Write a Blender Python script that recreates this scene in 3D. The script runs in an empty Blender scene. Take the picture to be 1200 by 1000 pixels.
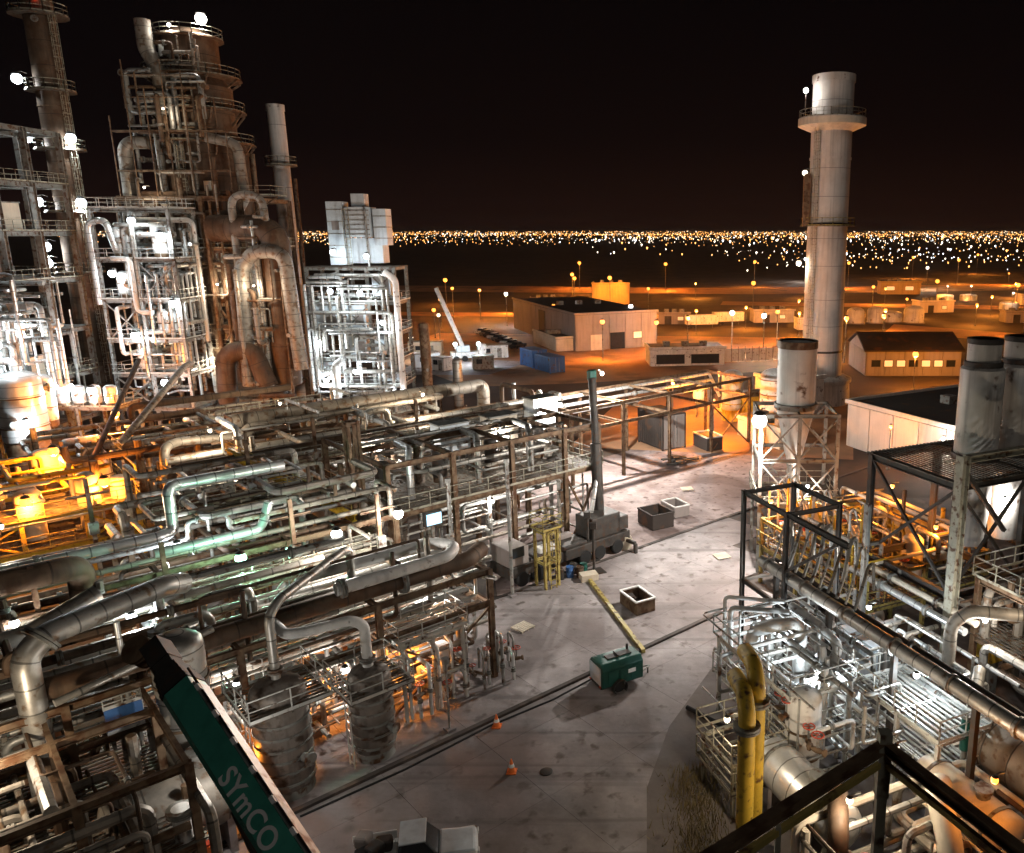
import bpy, math, random
from mathutils import Vector, Matrix
random.seed(7)
S = bpy.context.scene
C = S.collection
# ------------------------------------------------------------------ camera, sky, fill sun, exposure
cam_d = bpy.data.cameras.new('camera'); cam = bpy.data.objects.new('camera', cam_d); C.objects.link(cam)
cam.location = (0, 0, 26)
cam.rotation_euler = (math.radians(90 - 13.43), 0, 0)
cam_d.sensor_width = 36; cam_d.lens = 36 * 955 / 1200
cam_d.shift_x = -180 / 1200; cam_d.shift_y = 0
cam_d.clip_start = 0.5; cam_d.clip_end = 40000
S.camera = cam
w = bpy.data.worlds.new('World'); S.world = w; w.use_nodes = True
nt = w.node_tree; bgn = nt.nodes['Background']
tc = nt.nodes.new('ShaderNodeTexCoord'); sp = nt.nodes.new('ShaderNodeSeparateXYZ'); rp = nt.nodes.new('ShaderNodeValToRGB')
nt.links.new(tc.outputs['Generated'], sp.inputs[0]); nt.links.new(sp.outputs['Z'], rp.inputs[0]); nt.links.new(rp.outputs[0], bgn.inputs[0])
e = rp.color_ramp.elements                                   # night sky: city glow low down, black above
e[0].position = 0.0; e[0].color = (.0060, .0024, .0020, 1)
e[1].position = 0.42; e[1].color = (.0004, .0004, .0006, 1)
m = e.new(0.10); m.color = (.0016, .0009, .0011, 1)
bgn.inputs[1].default_value = 1.0
sd = bpy.data.lights.new('fill_sun', 'SUN'); fill_sun = bpy.data.objects.new('fill_sun', sd); C.objects.link(fill_sun)
sd.energy = 0.11; sd.angle = math.radians(12); sd.color = (1, .93, .84)
fill_sun.rotation_euler = (math.radians(48), 0, math.radians(25)); fill_sun.location = (0, -20, 80)  # weak sun added behind the camera as soft fill for the shadows
S.view_settings.view_transform = 'Standard'; S.view_settings.look = 'None'
S.view_settings.exposure = 0.5; S.view_settings.gamma = 1.0
S.render.engine = 'CYCLES'
S.cycles.max_bounces = 5; S.cycles.diffuse_bounces = 2; S.cycles.glossy_bounces = 2; S.cycles.transmission_bounces = 2
S.cycles.caustics_reflective = False; S.cycles.caustics_refractive = False
S.cycles.sample_clamp_indirect = 2.0; S.cycles.sample_clamp_direct = 0
S.cycles.use_denoising = True
S.cycles.volume_bounces = 0

# ------------------------------------------------------------------ frames: world, left plant (44 deg), right plant (-64 deg)
FR = {'W': ((0., 0.), 0.), 'L': ((-4.6, 44.), math.radians(44)), 'R': ((4.7, 46.5), math.radians(-64))}
def wp(fr, p):
    (ox, oy), a = FR[fr]
    return Vector((ox + p[0]*math.cos(a) - p[1]*math.sin(a), oy + p[0]*math.sin(a) + p[1]*math.cos(a), p[2]))

# ------------------------------------------------------------------ materials
MATS = {}
def nd(t, k): return t.nodes.new(k)
def mat(name, col, rough=.6, metal=0., var=.35, scale=.6, rust=0., rustcol=(.10, .045, .02), streak=0., bump=0., seam=0., spec=.4, rnd=0., stain=None, tyre=False):
    m = bpy.data.materials.new(name); m.use_nodes = True; t = m.node_tree; b = t.nodes['Principled BSDF']
    g = nd(t, 'ShaderNodeNewGeometry'); n = nd(t, 'ShaderNodeTexNoise'); n.inputs['Scale'].default_value = scale; n.inputs['Detail'].default_value = 6
    n.inputs['Roughness'].default_value = .65
    t.links.new(g.outputs['Position'], n.inputs['Vector'])
    r = nd(t, 'ShaderNodeValToRGB'); r.color_ramp.elements[0].position = .3; r.color_ramp.elements[1].position = .7
    lo = [c*(1-var) for c in col]; hi = [min(1, c*(1+var*.8)) for c in col]
    r.color_ramp.elements[0].color = (*lo, 1); r.color_ramp.elements[1].color = (*hi, 1)
    t.links.new(n.outputs['Fac'], r.inputs[0]); out = r.outputs[0]
    def mixin(fac, c2, out):
        mx = nd(t, 'ShaderNodeMix'); mx.data_type = 'RGBA'
        t.links.new(fac, mx.inputs[0]); t.links.new(out, mx.inputs[6]); mx.inputs[7].default_value = (*c2, 1)
        return mx.outputs[2]
    if rust > 0:
        n2 = nd(t, 'ShaderNodeTexNoise'); n2.inputs['Scale'].default_value = scale*2.7; n2.inputs['Detail'].default_value = 8
        t.links.new(g.outputs['Position'], n2.inputs['Vector'])
        r2 = nd(t, 'ShaderNodeValToRGB'); r2.color_ramp.elements[0].position = .62 - rust*.3; r2.color_ramp.elements[1].position = .72 - rust*.2
        t.links.new(n2.outputs['Fac'], r2.inputs[0]); out = mixin(r2.outputs[0], rustcol, out)
    if streak > 0:
        mp = nd(t, 'ShaderNodeMapping'); mp.inputs['Scale'].default_value = (1.6, 1.6, .09)
        t.links.new(g.outputs['Position'], mp.inputs[0])
        n3 = nd(t, 'ShaderNodeTexNoise'); n3.inputs['Scale'].default_value = 1.5; n3.inputs['Detail'].default_value = 5
        t.links.new(mp.outputs[0], n3.inputs['Vector'])
        r3 = nd(t, 'ShaderNodeValToRGB'); r3.color_ramp.elements[0].position = .5; r3.color_ramp.elements[1].position = .75
        r3.color_ramp.elements[1].color = (streak, streak, streak, 1)
        t.links.new(n3.outputs['Fac'], r3.inputs[0]); out = mixin(r3.outputs[0], [c*.3 for c in col], out)
    if stain:                                      # wide worn patches: (scale, strength, colour)
        n4 = nd(t, 'ShaderNodeTexNoise'); n4.inputs['Scale'].default_value = stain[0]; n4.inputs['Detail'].default_value = 7; n4.inputs['Distortion'].default_value = .8
        t.links.new(g.outputs['Position'], n4.inputs['Vector'])
        r4 = nd(t, 'ShaderNodeValToRGB'); r4.color_ramp.elements[0].position = .44; r4.color_ramp.elements[1].position = .62; r4.color_ramp.elements[1].color = (stain[1],)*3 + (1,)
        t.links.new(n4.outputs['Fac'], r4.inputs[0]); out = mixin(r4.outputs[0], stain[2], out)
    if tyre:                                       # long dark tyre tracks along the drive and small oil spots
        mp2 = nd(t, 'ShaderNodeMapping'); mp2.inputs['Rotation'].default_value = (0, 0, math.radians(-52)); mp2.inputs['Scale'].default_value = (.035, .95, 1)
        t.links.new(g.outputs['Position'], mp2.inputs[0]); n5 = nd(t, 'ShaderNodeTexNoise'); n5.inputs['Scale'].default_value = 1.3; n5.inputs['Detail'].default_value = 4; n5.inputs['Distortion'].default_value = .5
        t.links.new(mp2.outputs[0], n5.inputs['Vector']); r5 = nd(t, 'ShaderNodeValToRGB'); r5.color_ramp.elements[0].position = .54; r5.color_ramp.elements[1].position = .66; r5.color_ramp.elements[1].color = (.42, .42, .42, 1)
        t.links.new(n5.outputs['Fac'], r5.inputs[0]); out = mixin(r5.outputs[0], (.10, .085, .08), out)
        n6 = nd(t, 'ShaderNodeTexVoronoi'); n6.inputs['Scale'].default_value = .24; t.links.new(g.outputs['Position'], n6.inputs['Vector'])
        r6 = nd(t, 'ShaderNodeValToRGB'); r6.color_ramp.elements[0].position = .03; r6.color_ramp.elements[0].color = (.4, .4, .4, 1); r6.color_ramp.elements[1].position = .10; r6.color_ramp.elements[1].color = (0, 0, 0, 1)
        t.links.new(n6.outputs['Distance'], r6.inputs[0]); out = mixin(r6.outputs[0], (.05, .042, .04), out)
    if seam > 0:                                   # cladding joints around a pipe or shell, by length along it
        uv = nd(t, 'ShaderNodeUVMap'); s = nd(t, 'ShaderNodeSeparateXYZ'); t.links.new(uv.outputs[0], s.inputs[0])
        md = nd(t, 'ShaderNodeMath'); md.operation = 'MODULO'; md.inputs[1].default_value = seam
        t.links.new(s.outputs['Y'], md.inputs[0])
        cp = nd(t, 'ShaderNodeMath'); cp.operation = 'LESS_THAN'; cp.inputs[1].default_value = .07
        t.links.new(md.outputs[0], cp.inputs[0]); out = mixin(cp.outputs[0], [c*.35 for c in col], out)
    if rnd > 0:
        oi = nd(t, 'ShaderNodeObjectInfo'); hs = nd(t, 'ShaderNodeHueSaturation'); mr = nd(t, 'ShaderNodeMapRange')
        mr.inputs[3].default_value = 1-rnd; mr.inputs[4].default_value = 1+rnd
        t.links.new(oi.outputs['Random'], mr.inputs[0]); t.links.new(mr.outputs[0], hs.inputs['Value']); t.links.new(out, hs.inputs['Color']); out = hs.outputs[0]
    t.links.new(out, b.inputs['Base Color'])
    b.inputs['Metallic'].default_value = metal; b.inputs['Specular IOR Level'].default_value = spec
    rr = nd(t, 'ShaderNodeMapRange'); rr.inputs[3].default_value = max(.05, rough-.12); rr.inputs[4].default_value = min(1, rough+.15)
    t.links.new(n.outputs['Fac'], rr.inputs[0]); t.links.new(rr.outputs[0], b.inputs['Roughness'])
    if bump > 0:
        bp = nd(t, 'ShaderNodeBump'); bp.inputs['Strength'].default_value = bump; bp.inputs['Distance'].default_value = .05
        nb = nd(t, 'ShaderNodeTexNoise'); nb.inputs['Scale'].default_value = scale*9; nb.inputs['Detail'].default_value = 5
        t.links.new(g.outputs['Position'], nb.inputs['Vector']); t.links.new(nb.outputs['Fac'], bp.inputs['Height']); t.links.new(bp.outputs[0], b.inputs['Normal'])
    MATS[name] = m; return m
def glow(name, col, strength):
    m = bpy.data.materials.new(name); m.use_nodes = True; t = m.node_tree
    b = t.nodes['Principled BSDF']; b.inputs['Base Color'].default_value = (.8, .8, .8, 1)
    b.inputs['Emission Color'].default_value = (*col, 1); b.inputs['Emission Strength'].default_value = strength
    m.cycles.emission_sampling = 'NONE'; MATS[name] = m
mat('shell_dark', (.22, .19, .165), .55, .3, .45, .6, rust=.35, rustcol=(.07, .045, .03), streak=.8)
mat('galv', (.36, .36, .34), .45, .55, .4, .9, rust=.25, seam=0)
mat('clad', (.46, .44, .40), .42, .6, .35, .8, rust=.12, rustcol=(.2, .13, .08), seam=1.1)
mat('clad_dull', (.29, .26, .22), .55, .35, .4, .7, rust=.28, rustcol=(.15, .09, .05), seam=1.4)
mat('clad_bright', (.72, .72, .70), .32, .6, .22, .8, seam=1.0)
mat('steel_brown', (.19, .125, .075), .65, .2, .5, .8, rust=.5, streak=.5)
mat('steel_dark', (.055, .05, .045), .6, .2, .5, 1.0, rust=.3, rustcol=(.07, .04, .025))
mat('steel_grey', (.24, .24, .22), .6, .2, .4, .9, rust=.35)
mat('rust_shell', (.125, .08, .05), .7, .15, .55, .35, rust=.45, rustcol=(.09, .045, .022), streak=.8, seam=2.6)
mat('stack_paint', (.55, .52, .49), .7, 0, .2, .25, streak=.5, seam=4.0)
mat('silo_paint', (.60, .57, .53), .6, .1, .2, .4, streak=.6, rust=.02)
mat('white_paint', (.74, .73, .70), .5, 0, .2, .7, rust=.08, streak=.35)
mat('cool_panel', (.62, .68, .72), .5, .1, .2, .5, streak=.3)
mat('cream_paint', (.66, .58, .46), .6, 0, .2, .5, streak=.3)
mat('yellow_paint', (.66, .43, .045), .5, 0, .3, .9, rust=.2, streak=.3)
mat('green_boom', (.07, .36, .27), .3, .1, .3, .7, streak=.4, spec=.6)
mat('green_paint', (.012, .09, .068), .4, .1, .3, 1.2, streak=.3)
mat('red_paint', (.55, .07, .03), .5, 0, .25, 1.0)
mat('orange_paint', (.85, .20, .04), .5, 0, .15, 1.0)
mat('blue_paint', (.05, .14, .36), .5, 0, .25, .6, rust=.15, streak=.3)
mat('black_rubber', (.015, .015, .015), .8, 0, .3, 2.)
mat('grating', (.16, .145, .12), .6, .4, .4, 1.2, rust=.4)
mat('rail', (.38, .36, .28), .55, .2, .35, 1.1, rust=.3)
mat('rail_yellow', (.42, .33, .10), .55, 0, .3, 1.1, rust=.3)
mat('rail_white', (.62, .62, .58), .5, .2, .25, 1.1, rust=.15)
mat('concrete', (.33, .295, .29), .78, 0, .34, .45, rust=.15, rustcol=(.15, .125, .115), bump=.3, rnd=.07, stain=(.085, .75, (.15, .122, .115)), tyre=True)
mat('asphalt', (.070, .058, .052), .85, 0, .5, .3, rust=.3, rustcol=(.12, .095, .08), bump=.35)
mat('asphalt_worn', (.15, .125, .115), .85, 0, .4, .4, rust=.25, rustcol=(.09, .072, .065), bump=.35, stain=(.2, .6, (.20, .175, .16)))
mat('gravel', (.36, .29, .275), .95, 0, .35, .5, rust=.2, rustcol=(.13, .09, .08), bump=.6, stain=(.14, .8, (.12, .08, .07)))
mat('earth', (.060, .042, .032), .95, 0, .5, .05, rust=.3, rustcol=(.03, .022, .018), bump=.4)
mat('sand', (.36, .20, .11), .95, 0, .35, .04, rust=.3, rustcol=(.16, .10, .06))
mat('roof_dark', (.045, .035, .03), .8, 0, .4, .2, rust=.2)
mat('wall_grey', (.30, .26, .24), .75, 0, .2, .15, streak=.4)
mat('wall_pale', (.72, .62, .54), .75, 0, .12, .3, streak=.25, rnd=.05)
mat('wall_orange', (.62, .42, .16), .7, 0, .2, .2, streak=.3)
mat('dry_grass', (.24, .19, .09), .9, 0, .4, 2.)
mat('glass_dark', (.02, .025, .03), .15, 0, .2, 1., spec=.6)
mat('cable', (.05, .045, .04), .7, 0, .3, 2.)
mat('letter_white', (.85, .85, .83), .5, 0, .1, 3.)
WHITE, COOL, SOD, GREEN, WARM = (1, .95, .88), (.82, .93, 1), (1, .31, .035), (.40, 1, .70), (1, .82, .60)
COLS = {'white': WHITE, 'cool': COOL, 'sodium': SOD, 'green': GREEN, 'warm': WARM}
for k, c in COLS.items(): glow('lens_' + k, c, {'sodium': 2.4, 'warm': 2.2, 'green': 5}.get(k, 9))
ORD = 'first second third fourth fifth sixth seventh eighth ninth tenth eleventh twelfth thirteenth fourteenth'.split()
CITY = 4; HAZE = .00003
glow('lens_red', (1, .08, .03), 8); glow('city_white', (1, .84, .62), CITY); glow('city_gold', (1, .42, .10), CITY*.8); glow('city_cool', (.85, .92, 1), CITY)
glow('screen_blue', (.15, .6, .9), 1.2); glow('window_lit', (1, .55, .22), .55)
M = MATS

# ------------------------------------------------------------------ mesh helpers
def fillet(pts, R):
    pts = [Vector(p) for p in pts]; out = [pts[0]]
    for a, b, c in zip(pts, pts[1:], pts[2:]):
        d1 = a-b; d2 = c-b; l1, l2 = d1.length, d2.length; d1.normalize(); d2.normalize()
        ang = d1.angle(d2, math.pi)
        if ang > 3.05: out.append(b); continue
        k = min(R/math.tan(ang/2), l1*.49, l2*.49)
        p1, p2 = b+d1*k, b+d2*k
        for i in range(6):
            s = i/5; out.append((1-s)**2*p1 + 2*s*(1-s)*b + s*s*p2)
    out.append(pts[-1]); return out
class MB:
    def __init__(s): s.v = []; s.f = []; s.uv = []; s.sm = []
    def quad(s, ids, uv=None, smooth=False):
        s.f.append(ids); s.uv.append(uv or [(0, .5)]*len(ids)); s.sm.append(smooth)
    def box(s, c, d, rz=0.):
        n = len(s.v); cx, cy, cz = c; a, b, h = d[0]/2, d[1]/2, d[2]/2; co, si = math.cos(rz), math.sin(rz)
        for z in (-h, h):
            for x, y in ((-a, -b), (a, -b), (a, b), (-a, b)): s.v.append((cx+x*co-y*si, cy+x*si+y*co, cz+z))
        for q in ((3, 2, 1, 0), (4, 5, 6, 7), (0, 1, 5, 4), (1, 2, 6, 5), (2, 3, 7, 6), (3, 0, 4, 7)): s.quad([n+i for i in q])
        return s
    def bar(s, p, q, w, h=None, up=(0, 0, 1)):
        p, q = Vector(p), Vector(q); h = h or w; d = (q-p).normalized(); u = Vector(up)
        if abs(d.dot(u)) > .95: u = Vector((1, 0, 0))
        x = d.cross(u).normalized()*w/2; y = x.cross(d).normalized()*h/2; n = len(s.v)
        for e_ in (p, q):
            for a, b in ((-1, -1), (1, -1), (1, 1), (-1, 1)): s.v.append(tuple(e_ + x*a + y*b))
        for k in ((0, 1, 2, 3), (7, 6, 5, 4), (4, 5, 1, 0), (5, 6, 2, 1), (6, 7, 3, 2), (7, 4, 0, 3)): s.quad([n+i for i in k])
        return s
    def tube(s, pts, r, seg=10, R=None, r2=None):
        pts = fillet(pts, R) if R else [Vector(p) for p in pts]
        q = [pts[0]]
        for p in pts[1:]:
            if (p-q[-1]).length > 1e-4: q.append(p)
        pts = q; n0 = len(s.v); N = len(pts); L = 0.; ls = []
        t0 = (pts[1]-pts[0]).normalized(); ref = Vector((0, 0, 1)) if abs(t0.z) < .9 else Vector((1, 0, 0))
        x = t0.cross(ref).normalized()
        for i, p in enumerate(pts):
            t = ((pts[min(i+1, N-1)]-p).normalized() + (p-pts[max(i-1, 0)]).normalized())
            t = t.normalized() if t.length > 1e-6 else t0
            x = (x - t*x.dot(t)).normalized(); y = t.cross(x)
            rr = r if r2 is None else r + (r2-r)*i/(N-1)
            if i: L += (p-pts[i-1]).length
            ls.append(L)
            for k in range(seg):
                a = 2*math.pi*k/seg; s.v.append(tuple(p + x*(math.cos(a)*rr) + y*(math.sin(a)*rr)))
        for i in range(N-1):
            for k in range(seg):
                k2 = (k+1) % seg; a = n0+i*seg
                s.quad([a+k, a+k2, a+seg+k2, a+seg+k], [(k/seg, ls[i]+.2), ((k+1)/seg, ls[i]+.2), ((k+1)/seg, ls[i+1]+.2), (k/seg, ls[i+1]+.2)], True)
        s.quad([n0+k for k in range(seg)][::-1]); s.quad([n0+(N-1)*seg+k for k in range(seg)])
        return s
    def lathe(s, prof, seg=20, o=(0, 0, 0), axis='z', close=True):
        n0 = len(s.v); N = len(prof); L = 0.
        def P(r, h, a):
            x, y = r*math.cos(a), r*math.sin(a)
            v = (x, y, h) if axis == 'z' else (h, x, y) if axis == 'x' else (y, h, x)
            return (o[0]+v[0], o[1]+v[1], o[2]+v[2])
        ls = []
        for i, (r, h) in enumerate(prof):
            if i: L += math.hypot(r-prof[i-1][0], h-prof[i-1][1])
            ls.append(L+.2)
            for k in range(seg): s.v.append(P(max(r, .001), h, 2*math.pi*k/seg))
        for i in range(N-1):
            for k in range(seg):
                k2 = (k+1) % seg; a = n0+i*seg
                s.quad([a+k, a+k2, a+seg+k2, a+seg+k], [(k/seg, ls[i]), ((k+1)/seg, ls[i]), ((k+1)/seg, ls[i+1]), (k/seg, ls[i+1])], True)
        if close: s.quad([n0+k for k in range(seg)][::-1]); s.quad([n0+(N-1)*seg+k for k in range(seg)])
        return s
    def data(s, name, m):
        me = bpy.data.meshes.new(name); me.from_pydata(s.v, [], s.f)
        uvl = me.uv_layers.new(name='UVMap')
        flat = [c for f in s.uv for p in f for c in p]; uvl.data.foreach_set('uv', flat)
        me.polygons.foreach_set('use_smooth', s.sm)
        me.materials.append(M[m]); me.update()
        if any(s.sm):
            try: me.set_sharp_from_angle(angle=math.radians(38))
            except Exception: pass
        return me
    def ob(s, name, m, parent=None):
        o = bpy.data.objects.new(name, s.data(name, m)); C.objects.link(o); o.parent = parent; return o
def tag(o, label, cat, group=None, kind=None):
    if label: o['label'] = label
    if cat: o['category'] = cat
    if group: o['group'] = group
    if kind: o['kind'] = kind
    return o
def thing(name, label, cat, fr='W', loc=(0, 0, 0), rz=0., group=None):
    o = bpy.data.objects.new(name, None); C.objects.link(o); o.empty_display_size = .3
    o.location = wp(fr, loc); o.rotation_euler = (0, 0, FR[fr][1]+rz); return tag(o, label, cat, group)
def place(o, fr, loc, rz=0.):
    o.location = wp(fr, loc); o.rotation_euler = (0, 0, FR[fr][1]+rz); return o
UNIT = {}
def unit(shape, m):
    k = (shape, m)
    if k not in UNIT:
        b = MB()
        if shape == 'box': b.box((0, 0, .5), (1, 1, 1))
        elif shape == 'beam': b.box((0, .44, .5), (1, .12, 1)).box((0, -.44, .5), (1, .12, 1)).box((0, 0, .5), (.14, .76, .998))
        else: b.lathe([(.5, 0), (.5, 1)], 10)
        UNIT[k] = b.data(shape + '_member', m)
    return UNIT[k]
def member(par, p, q, wd, m, name, shape='beam', h=None):
    p, q = Vector(p), Vector(q); d = q-p; L = d.length; z = d/L
    up = Vector((0, 0, 1)) if abs(z.z) < .9 else Vector((0, 1, 0))
    x = up.cross(z).normalized() if abs(z.z) < .9 else Vector((1, 0, 0)); y = z.cross(x)
    o = bpy.data.objects.new(name, unit(shape, m)); C.objects.link(o); o.parent = par
    h = h or wd
    mt = Matrix((x*wd, y*h, z*L)).transposed().to_4x4(); mt.translation = p; o.matrix_local = mt
    return o
def copy_tree(o, parent=None):
    c = o.copy(); C.objects.link(c); c.parent = parent
    for ch in list(o.children): copy_tree(ch, c)
    return c
def rail_mb(pts, h=1.1, post=1.6, t=.05, toe=True):
    b = MB()
    for p, q in zip(pts, pts[1:]):
        p, q = Vector(p), Vector(q); L = (q-p).length; n = max(1, round(L/post)); Z = Vector((0, 0, 1))
        for i in range(n+1): c = p+(q-p)*i/n; b.bar(c, c+Z*h, t)
        b.bar(p+Z*h, q+Z*h, t); b.bar(p+Z*h*.55, q+Z*h*.55, t*.8)
        if toe: b.bar(p+Z*.08, q+Z*.08, .02, .15)
    return b
def grate_mb(x0, x1, y0, y1, z, gap=.30, w_=.13):
    b = MB(); n = max(2, int((y1-y0)/gap))
    for i in range(n): y = y0+(i+.5)*(y1-y0)/n; b.box(((x0+x1)/2, y, z), (x1-x0, w_, .05))
    for x in (x0+.1, (x0+x1)/2, x1-.1): b.box((x, (y0+y1)/2, z-.045), (.1, y1-y0, .04))
    return b
def ladder_mb(z0, z1, wd=.5, cage=True):
    b = MB(); b.box((-wd/2, 0, (z0+z1)/2), (.06, .06, z1-z0)).box((wd/2, 0, (z0+z1)/2), (.06, .06, z1-z0))
    n = int((z1-z0)/.45)
    for i in range(n): b.box((0, 0, z0+.3+i*.45), (wd, .04, .04))
    if cage:
        z = z0+2.4
        while z < z1:
            p = [(-wd/2-.1, 0, z), (-wd/2-.12, -.45, z), (0, -.75, z), (wd/2+.12, -.45, z), (wd/2+.1, 0, z)]
            for a, c in zip(p, p[1:]): b.bar(a, c, .03, .06)
            z += 1.2
        for x, y in ((-.37, -.45), (0, -.75), (.37, -.45)): b.box((x, y, (z0+2.4+z1)/2), (.05, .03, z1-z0-2.4))
    return b
def ring_platform(par, r0, r1, z, m='grating', mr='rail', seg=16, rail=True):
    MB().lathe([(r0, z), (r1, z), (r1, z+.12), (r0, z+.12), (r0, z)], seg, close=False).ob('ring_platform', m, par)
    if rail:
        pts = [(r1*.97*math.cos(2*math.pi*i/seg), r1*.97*math.sin(2*math.pi*i/seg), z+.12) for i in range(seg+1)]
        rail_mb(pts, post=2.5, t=.07).ob('handrail', mr, par)
def pipe(fr, label, pts, r, m='clad', name='process_pipe', group=None, fl=(), seg=10, sup=(), R=None):
    o0 = Vector(pts[0]); q = [Vector(p)-o0 for p in pts]
    o = MB().tube(q, r, seg, R or max(r*2.6, .25)).ob(name, m)
    place(o, fr, o0); tag(o, label, 'pipe', group)
    for i, t in fl:                                        # bolted flange pairs at a share of segment i
        a, b = q[i], q[i+1]; c = a+(b-a)*t; d = (b-a).normalized()*.12
        MB().tube([c-d, c-d*.15], r*1.55, 12).tube([c+d*.15, c+d], r*1.55, 12).ob('flange', 'steel_grey', o)
    for c, h in sup: MB().bar(Vector(c)-o0, Vector(c)-o0-Vector((0, 0, h)), .16).ob('support_leg', 'steel_brown', o)
    return o
LAMPS = [0]
def lamp(fr, label, p, col='white', power=900, r=.28, mount=0., arm=(0, 0), name='floodlight', group=None, pm='steel_grey', light=True, cat='lamp', aim=None):
    """glass globe under a metal hood; on a post of the given height, or on a short bracket towards arm"""
    p = Vector(p); h = mount; r *= 1.0
    o = thing(name, label, cat, fr, (p.x, p.y, p.z-h), 0, group)
    prof = [(r*math.sin(math.pi*i/8), h-r*math.cos(math.pi*i/8)) for i in range(9)]
    MB().lathe(prof, 14, close=False).ob('lens', 'lens_'+col, o)
    MB().lathe([(r*.55, h+r*.84), (r*.85, h+r*.9), (r*.6, h+r*1.25), (r*.15, h+r*1.4)], 12).ob('hood', 'steel_dark', o)
    if mount > .01:
        ax, ay = arm
        b = MB().tube([(ax, ay, 0), (ax, ay, h+r*1.6)], .07 if h < 7 else .11, 8)
        if ax or ay: b.tube([(ax, ay, h+r*1.55), (0, 0, h+r*1.55)], .05, 6); b.tube([(0, 0, h+r*1.6), (0, 0, h+r*1.2)], .05, 6)
        b.ob('pole', pm, o); MB().box((ax, ay, .1), (.4, .4, .2)).ob('base_plate', pm, o)
    else:
        ax, ay = arm if arm != (0, 0) else (0, .4)
        MB().tube([(0, 0, r*1.3), (ax*.5, ay*.5, r*1.5), (ax, ay, r*1.2)], .045, 6, .15).ob('bracket', pm, o)
    if light:
        ld = bpy.data.lights.new('lamp_light', 'POINT'); ld.energy = power; ld.color = COLS[col]; ld.shadow_soft_size = .12
        
        if aim:
            ld = bpy.data.lights.new('lamp_light', 'SPOT'); ld.energy = power; ld.color = COLS[col]; ld.shadow_soft_size = .15; ld.spot_size = 2.9; ld.spot_blend = .5
        lo = bpy.data.objects.new('lamp_light', ld); C.objects.link(lo); lo.parent = o; lo.location = (0, 0, h-r-.2)
        if aim: lo.rotation_euler = (Vector(aim)-wp(fr, p)).to_track_quat('-Z', 'Y').to_euler()
    LAMPS[0] += 1
    return o
def steel(fr, name, label, us, vs, zs, m='steel_brown', cw=.3, decks=(), rails=(), brace=(), group=None, z0=0., rm='rail', bw=None, ladder=None, beams=None, cat='steel structure', gm='grating', skip=()):
    """bolted steel frame: columns, beams at each level, gratings, handrails, braces"""
    o = thing(name, label, cat, fr, (us[0], vs[0], z0), 0, group); u0, v0 = us[0], vs[0]; bw = bw or cw*.85
    U_ = [u-u0 for u in us]; V_ = [v-v0 for v in vs]; Z_ = [z-z0 for z in zs]; top = Z_[-1]
    for i, u in enumerate(U_):
        for j, v in enumerate(V_):
            if (i, j) in skip: continue
            member(o, (u, v, 0), (u, v, top), cw, m, 'column')
    for k, z in enumerate(Z_):
        if beams and k not in beams: continue
        for v in V_: member(o, (U_[0], v, z-.15), (U_[-1], v, z-.15), bw*.8, m, 'beam', h=bw*1.3)
        for u in U_: member(o, (u, V_[0], z-.17), (u, V_[-1], z-.17), bw*.7, m, 'beam', h=bw*1.2)
    for k in decks: grate_mb(U_[0]-.3, U_[-1]+.3, V_[0]-.3, V_[-1]+.3, Z_[k]+.08).ob('grating', gm, o)
    for k in rails:
        z = Z_[k]+.1; a, b, c, d = U_[0]-.25, U_[-1]+.25, V_[0]-.25, V_[-1]+.25
        for p, q in (((a, c), (b, c)), ((b, c), (b, d)), ((b, d), (a, d)), ((a, d), (a, c))):
            rail_mb([(*p, z), (*q, z)]).ob('handrail', rm, o)
    for (i, j, axis, k) in brace:                                  # diagonal pair in one bay of one face
        za = Z_[k-1] if k else 0; zb = Z_[k]-.3
        if axis == 'u': A, B = (U_[i], V_[j]), (U_[i+1], V_[j])
        else: A, B = (U_[i], V_[j]), (U_[i], V_[j+1])
        member(o, (*A, za), (*B, zb), cw*.45, m, 'brace', 'box'); member(o, (*B, za), (*A, zb), cw*.45, m, 'brace', 'box')
    if ladder:
        u, v, a, b = ladder; l = ladder_mb(a-z0, b-z0).ob('ladder', rm, o); l.location = (u-u0, v-v0, 0)
    return o
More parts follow.
